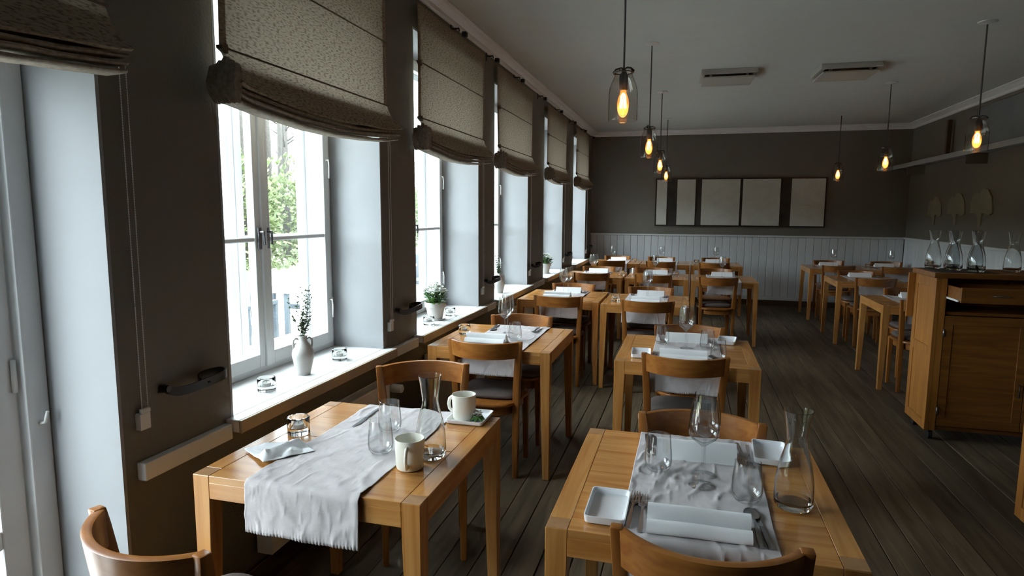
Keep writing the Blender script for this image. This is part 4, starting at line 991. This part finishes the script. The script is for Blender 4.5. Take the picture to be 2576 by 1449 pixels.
def bloom_plant(label, loc, R_, hgt, seed):
    rnd = random.Random(seed); t = thing('flowering_plant', label, 'plant', loc, group='white flowering pot plants')
    lv = MB(); fl2 = MB(); st = MB()
    for q in range(150):
        a = rnd.uniform(0, 2 * PI); e = rnd.uniform(-.15, 1.0); d = Vector((math.cos(a), math.sin(a), e)); b = Vector((math.cos(a) * rnd.uniform(.1, .75) * R_, math.sin(a) * rnd.uniform(.1, .75) * R_, rnd.uniform(0.0, .55) * hgt))
        leaf(lv, b, d, Vector((0, 0, 1)), rnd.uniform(.035, .055), rnd.uniform(.010, .017))
    for q in range(46):
        a = rnd.uniform(0, 2 * PI); r_ = math.sqrt(rnd.random()) * R_ * .95; c = Vector((math.cos(a) * r_, math.sin(a) * r_, hgt * (1.0 - .35 * (r_ / R_) ** 2) * rnd.uniform(.85, 1.1)))
        st.tube([(c.x * .3, c.y * .3, 0.0), tuple(c * .8), tuple(c)], 0.0012, 5)
        for s2 in range(6):
            b = s2 * PI / 3 + q; leaf(fl2, c, Vector((math.cos(b), math.sin(b), .35)), Vector((0, 0, 1)), 0.024, 0.0085)
            leaf(fl2, c + Vector((0, 0, .003)), Vector((math.cos(b + .5), math.sin(b + .5), 1.0)), Vector((0, 0, 1)), 0.012, 0.0045)
    st.build('stems', 'sprig_green', t, smooth=True); lv.build('leaves', 'leaf_green', t); fl2.build('blossoms', 'petal_white', t)
    return t
vase((-0.195, 2.575, SILL + .0004), 0.75, 'pale stoneware vase with two handles on the first sill', 'stoneware jug vases'); sprigs('loose leafy sprigs in the vase on the first sill', (-0.195, 2.575, SILL + 0.185), 12, 0.235, 0.08, 3)
vase((-0.175, 5.79, SILL + .0004), 0.4, 'pale stoneware vase on the third full window sill', 'stoneware jug vases'); sprigs('bushy green sprigs in the vase on the third sill', (-0.175, 5.79, SILL + 0.185), 12, 0.17, 0.06, 5, bloom=7)
vase((-0.165, 9.47, SILL + .0004), 0.2, 'pale stoneware vase on the farthest window sill', 'stoneware jug vases'); sprigs('thin green sprigs in the vase on the farthest sill', (-0.165, 9.47, SILL + 0.185), 9, 0.22, 0.09, 8, bloom=5)
pot((-0.185, 4.20, SILL + .0004), 0, 'pale clay pot with saucer on the second full sill', 'pale clay flower pots'); bloom_plant('round white flowering plant in the pot on second sill', (-0.185, 4.20, SILL + 0.108), 0.085, 0.15, 2)
pot((-0.185, 7.86, SILL + .0004), 0, 'pale clay pot with saucer on the fourth full sill', 'pale clay flower pots'); bloom_plant('white flowering plant in the pot on the fourth sill', (-0.185, 7.86, SILL + 0.108), 0.10, 0.14, 4)
votive((-0.185, 2.285, SILL + .0004), 0, 'glass candle holder on the first sill, left of the vase', G['v']); votive((-0.185, 2.885, SILL + .0004), 0, 'glass candle holder on the first sill, right of the vase', G['v'])
votive((-0.145, 3.985, SILL + .0004), 0, 'glass candle holder on the second sill, left of pot', G['v']); votive((-0.145, 4.395, SILL + .0004), 0, 'glass candle holder on the second sill, right of pot', G['v'])

# ------------------------------------------------------------------ outside
struct(box(-6.5, XO - 0.001, -25, 60, -0.35, -0.12).build('terrace_ground', 'gravel'), 'pale gravel terrace outside the windows')
plain('dark_lawn', (0.22, 0.215, 0.14), 0.95, var=0.3, scale=3)  # added lawn, darker than the gravel to bounce less daylight onto the ceiling
struct(box(-60, -6.5, -60, 90, -0.35, -0.125).build('added_dark_ground', 'dark_lawn'), 'added darker lawn between terrace and woodland')
def make_otable():
    t = thing('terrace_table', '', 'table'); box(-.4, .4, -.4, .4, .70, .735).build('table_top', 'outdoor_top', t, bevel=.004)
    for sx in (-.34, .34):
        for sy in (-.34, .34): box(sx - .025, sx + .025, sy - .025, sy + .025, 0, .70).build('leg', 'rattan', t, bevel=.003, seg=1)
    return t
def make_ochair():
    t = thing('terrace_chair', '', 'chair'); box(-.27, .27, -.27, .27, .36, .43).build('seat', 'rattan', t, bevel=.01); box(-.27, .27, -.31, -.25, .40, .86).build('backrest', 'rattan', t, bevel=.01)
    for sx in (-1, 1):
        a, b = sorted((sx * .27, sx * .32)); box(a, b, -.27, .27, .60, .65).build('armrest', 'rattan', t, bevel=.008)
        for sy in (-.26, .24): a, b = sorted((sx * .27, sx * .315)); box(a, b, sy - .02, sy + .03, 0, .60).build('leg', 'rattan', t, bevel=.004, seg=1)
    return t
otable, ochair = Kit(make_otable), Kit(make_ochair)
OG = -0.12
for q, (x, y) in enumerate(((-3.2, 6.55), (-3.3, 9.6), (-3.1, 3.4))):
    otable((x, y, OG), .1 * q, ('white-topped terrace table seen through the first full window', 'white-topped terrace table outside the third window', 'white-topped terrace table nearest, outside the first window')[q], 'terrace tables')
for q, (x, y, r) in enumerate(((-3.15, 5.75, 0), (-3.2, 7.35, PI), (-4.1, 6.6, -PI / 2), (-3.3, 8.8, 0), (-3.2, 10.4, PI), (-3.1, 4.2, PI))):
    ochair((x, y, OG), r + .05, 'dark woven terrace chair, ' + ('near side of the table outside first window', 'far side of the table outside first window', 'outer side of the table outside first window', 'near side of the table outside third window', 'far side of the table outside third window', 'beside the nearest terrace table')[q], 'dark terrace chairs')
bn = thing('terrace_bench', 'low slatted wooden bench just outside the first window', 'bench', (-1.9, 4.95, OG))
for q in range(5): box(-.25 + q * .1, -.165 + q * .1, -.75, .75, .40, .43).build('slat', 'outdoor_top', bn, bevel=.003, seg=1)
for sy in (-.6, .55): box(-.24, .24, sy, sy + .06, 0, .40).build('leg', 'bark', bn)
rnd = random.Random(11)
plain('bare_wood_belt', (0.048, 0.044, 0.037), 0.9, var=0.5, scale=1.2)
for nm, lab, mat, zlo, zhi, n_, xr in (('woodland', 'grey-brown leafless woodland far beyond the terrace', 'bare_wood_belt', 0.0, 6.9, 19000, (-21, -15)), ('shrubbery', 'fresh green shrubbery in front of the woodland', 'hedge_leaf', -0.1, 2.6, 22000, (-15.5, -13))):
    m = MB()
    for q in range(n_):
        c = Vector((rnd.uniform(*xr), rnd.uniform(-34, 58), zlo + (zhi - zlo) * rnd.random() ** 1.25))
        d = Vector((rnd.uniform(-.5, .5), rnd.uniform(-.8, .8), rnd.uniform(.1, 1.2)))
        leaf_up = Vector((rnd.uniform(-.3, .3) + 1.0, rnd.uniform(-.3, .3), 0.1)); d.normalize()
        sd_ = d.cross(leaf_up).normalized(); L_ = rnd.uniform(.7, 1.3); W_ = rnd.uniform(.14, .28)
        if nm == 'shrubbery': L_ *= .5; W_ *= .5; i = len(m.v)
        m.v += [tuple(c), tuple(c + d * L_ * .5 + sd_ * W_), tuple(c + d * L_), tuple(c + d * L_ * .5 - sd_ * W_)]; m.f += [(i, i + 1, i + 2, i + 3)]
    me = bpy.data.meshes.new(nm); me.from_pydata(m.v, [], m.f); me.materials.append(MAT[mat]); o = link(nm, me); tag(o, lab, 'woodland' if nm == 'woodland' else 'shrubs'); o['kind'] = 'stuff'
for q in range(20):
    y = 13 + q * .62 + rnd.uniform(-.3, .3); x = -11 - rnd.uniform(0, 5); h_ = rnd.uniform(8, 11)
    t = thing('bare_tree', 'slim grey tree number ' + str(q), 'tree', (x, y, OG), group='slim trees beyond the terrace'); t['label'] = 'slim grey-trunked tree in the row beyond the terrace'
    m = MB(); m.tube([(0, 0, 0), (.05, .02, h_ * .5), (.1 * rnd.uniform(-1, 1), 0, h_)], [.14, .10, .02], 8); m.build('trunk', 'bark', t, smooth=True)
    m = MB()
    for i in range(14):
        z = h_ * rnd.uniform(.25, .95); a = rnd.uniform(0, 6.28); L = rnd.uniform(.6, 1.6); m.tube([(0.04, 0, z), (math.cos(a) * L * .5, math.sin(a) * L * .5, z + .35 * L), (math.cos(a) * L, math.sin(a) * L, z + L)], [.035, .02, .006], 5)
    m.build('branches', 'bark', t, smooth=True)
for q in range(7):
    y = 10.5 + q * 2.4; x = -9.5 - rnd.uniform(0, 1.5); Rs = rnd.uniform(1.1, 1.7)
    t = thing('leafy_bush', 'light green bush in the row beyond the terrace', 'bush', (x, y, OG), group='green bushes beyond the terrace')
    m = MB()
    for i in range(900):
        v = Vector((rnd.gauss(0, 1), rnd.gauss(0, 1), rnd.gauss(0, 1))).normalized(); c = Vector((v.x * Rs, v.y * Rs, Rs * 1.0 + v.z * Rs * .95)) * rnd.uniform(.75, 1.03)
        leaf(m, c, v + Vector((rnd.uniform(-.6, .6), rnd.uniform(-.6, .6), rnd.uniform(-.2, .8))), Vector((0, 0, 1)), .20, .07)
    o = m.build('foliage', 'hedge_leaf', t); m = MB(); m.tube([(0, 0, 0), (0, 0, Rs * 1.3)], [.07, .03], 6); m.build('stem', 'bark', t)
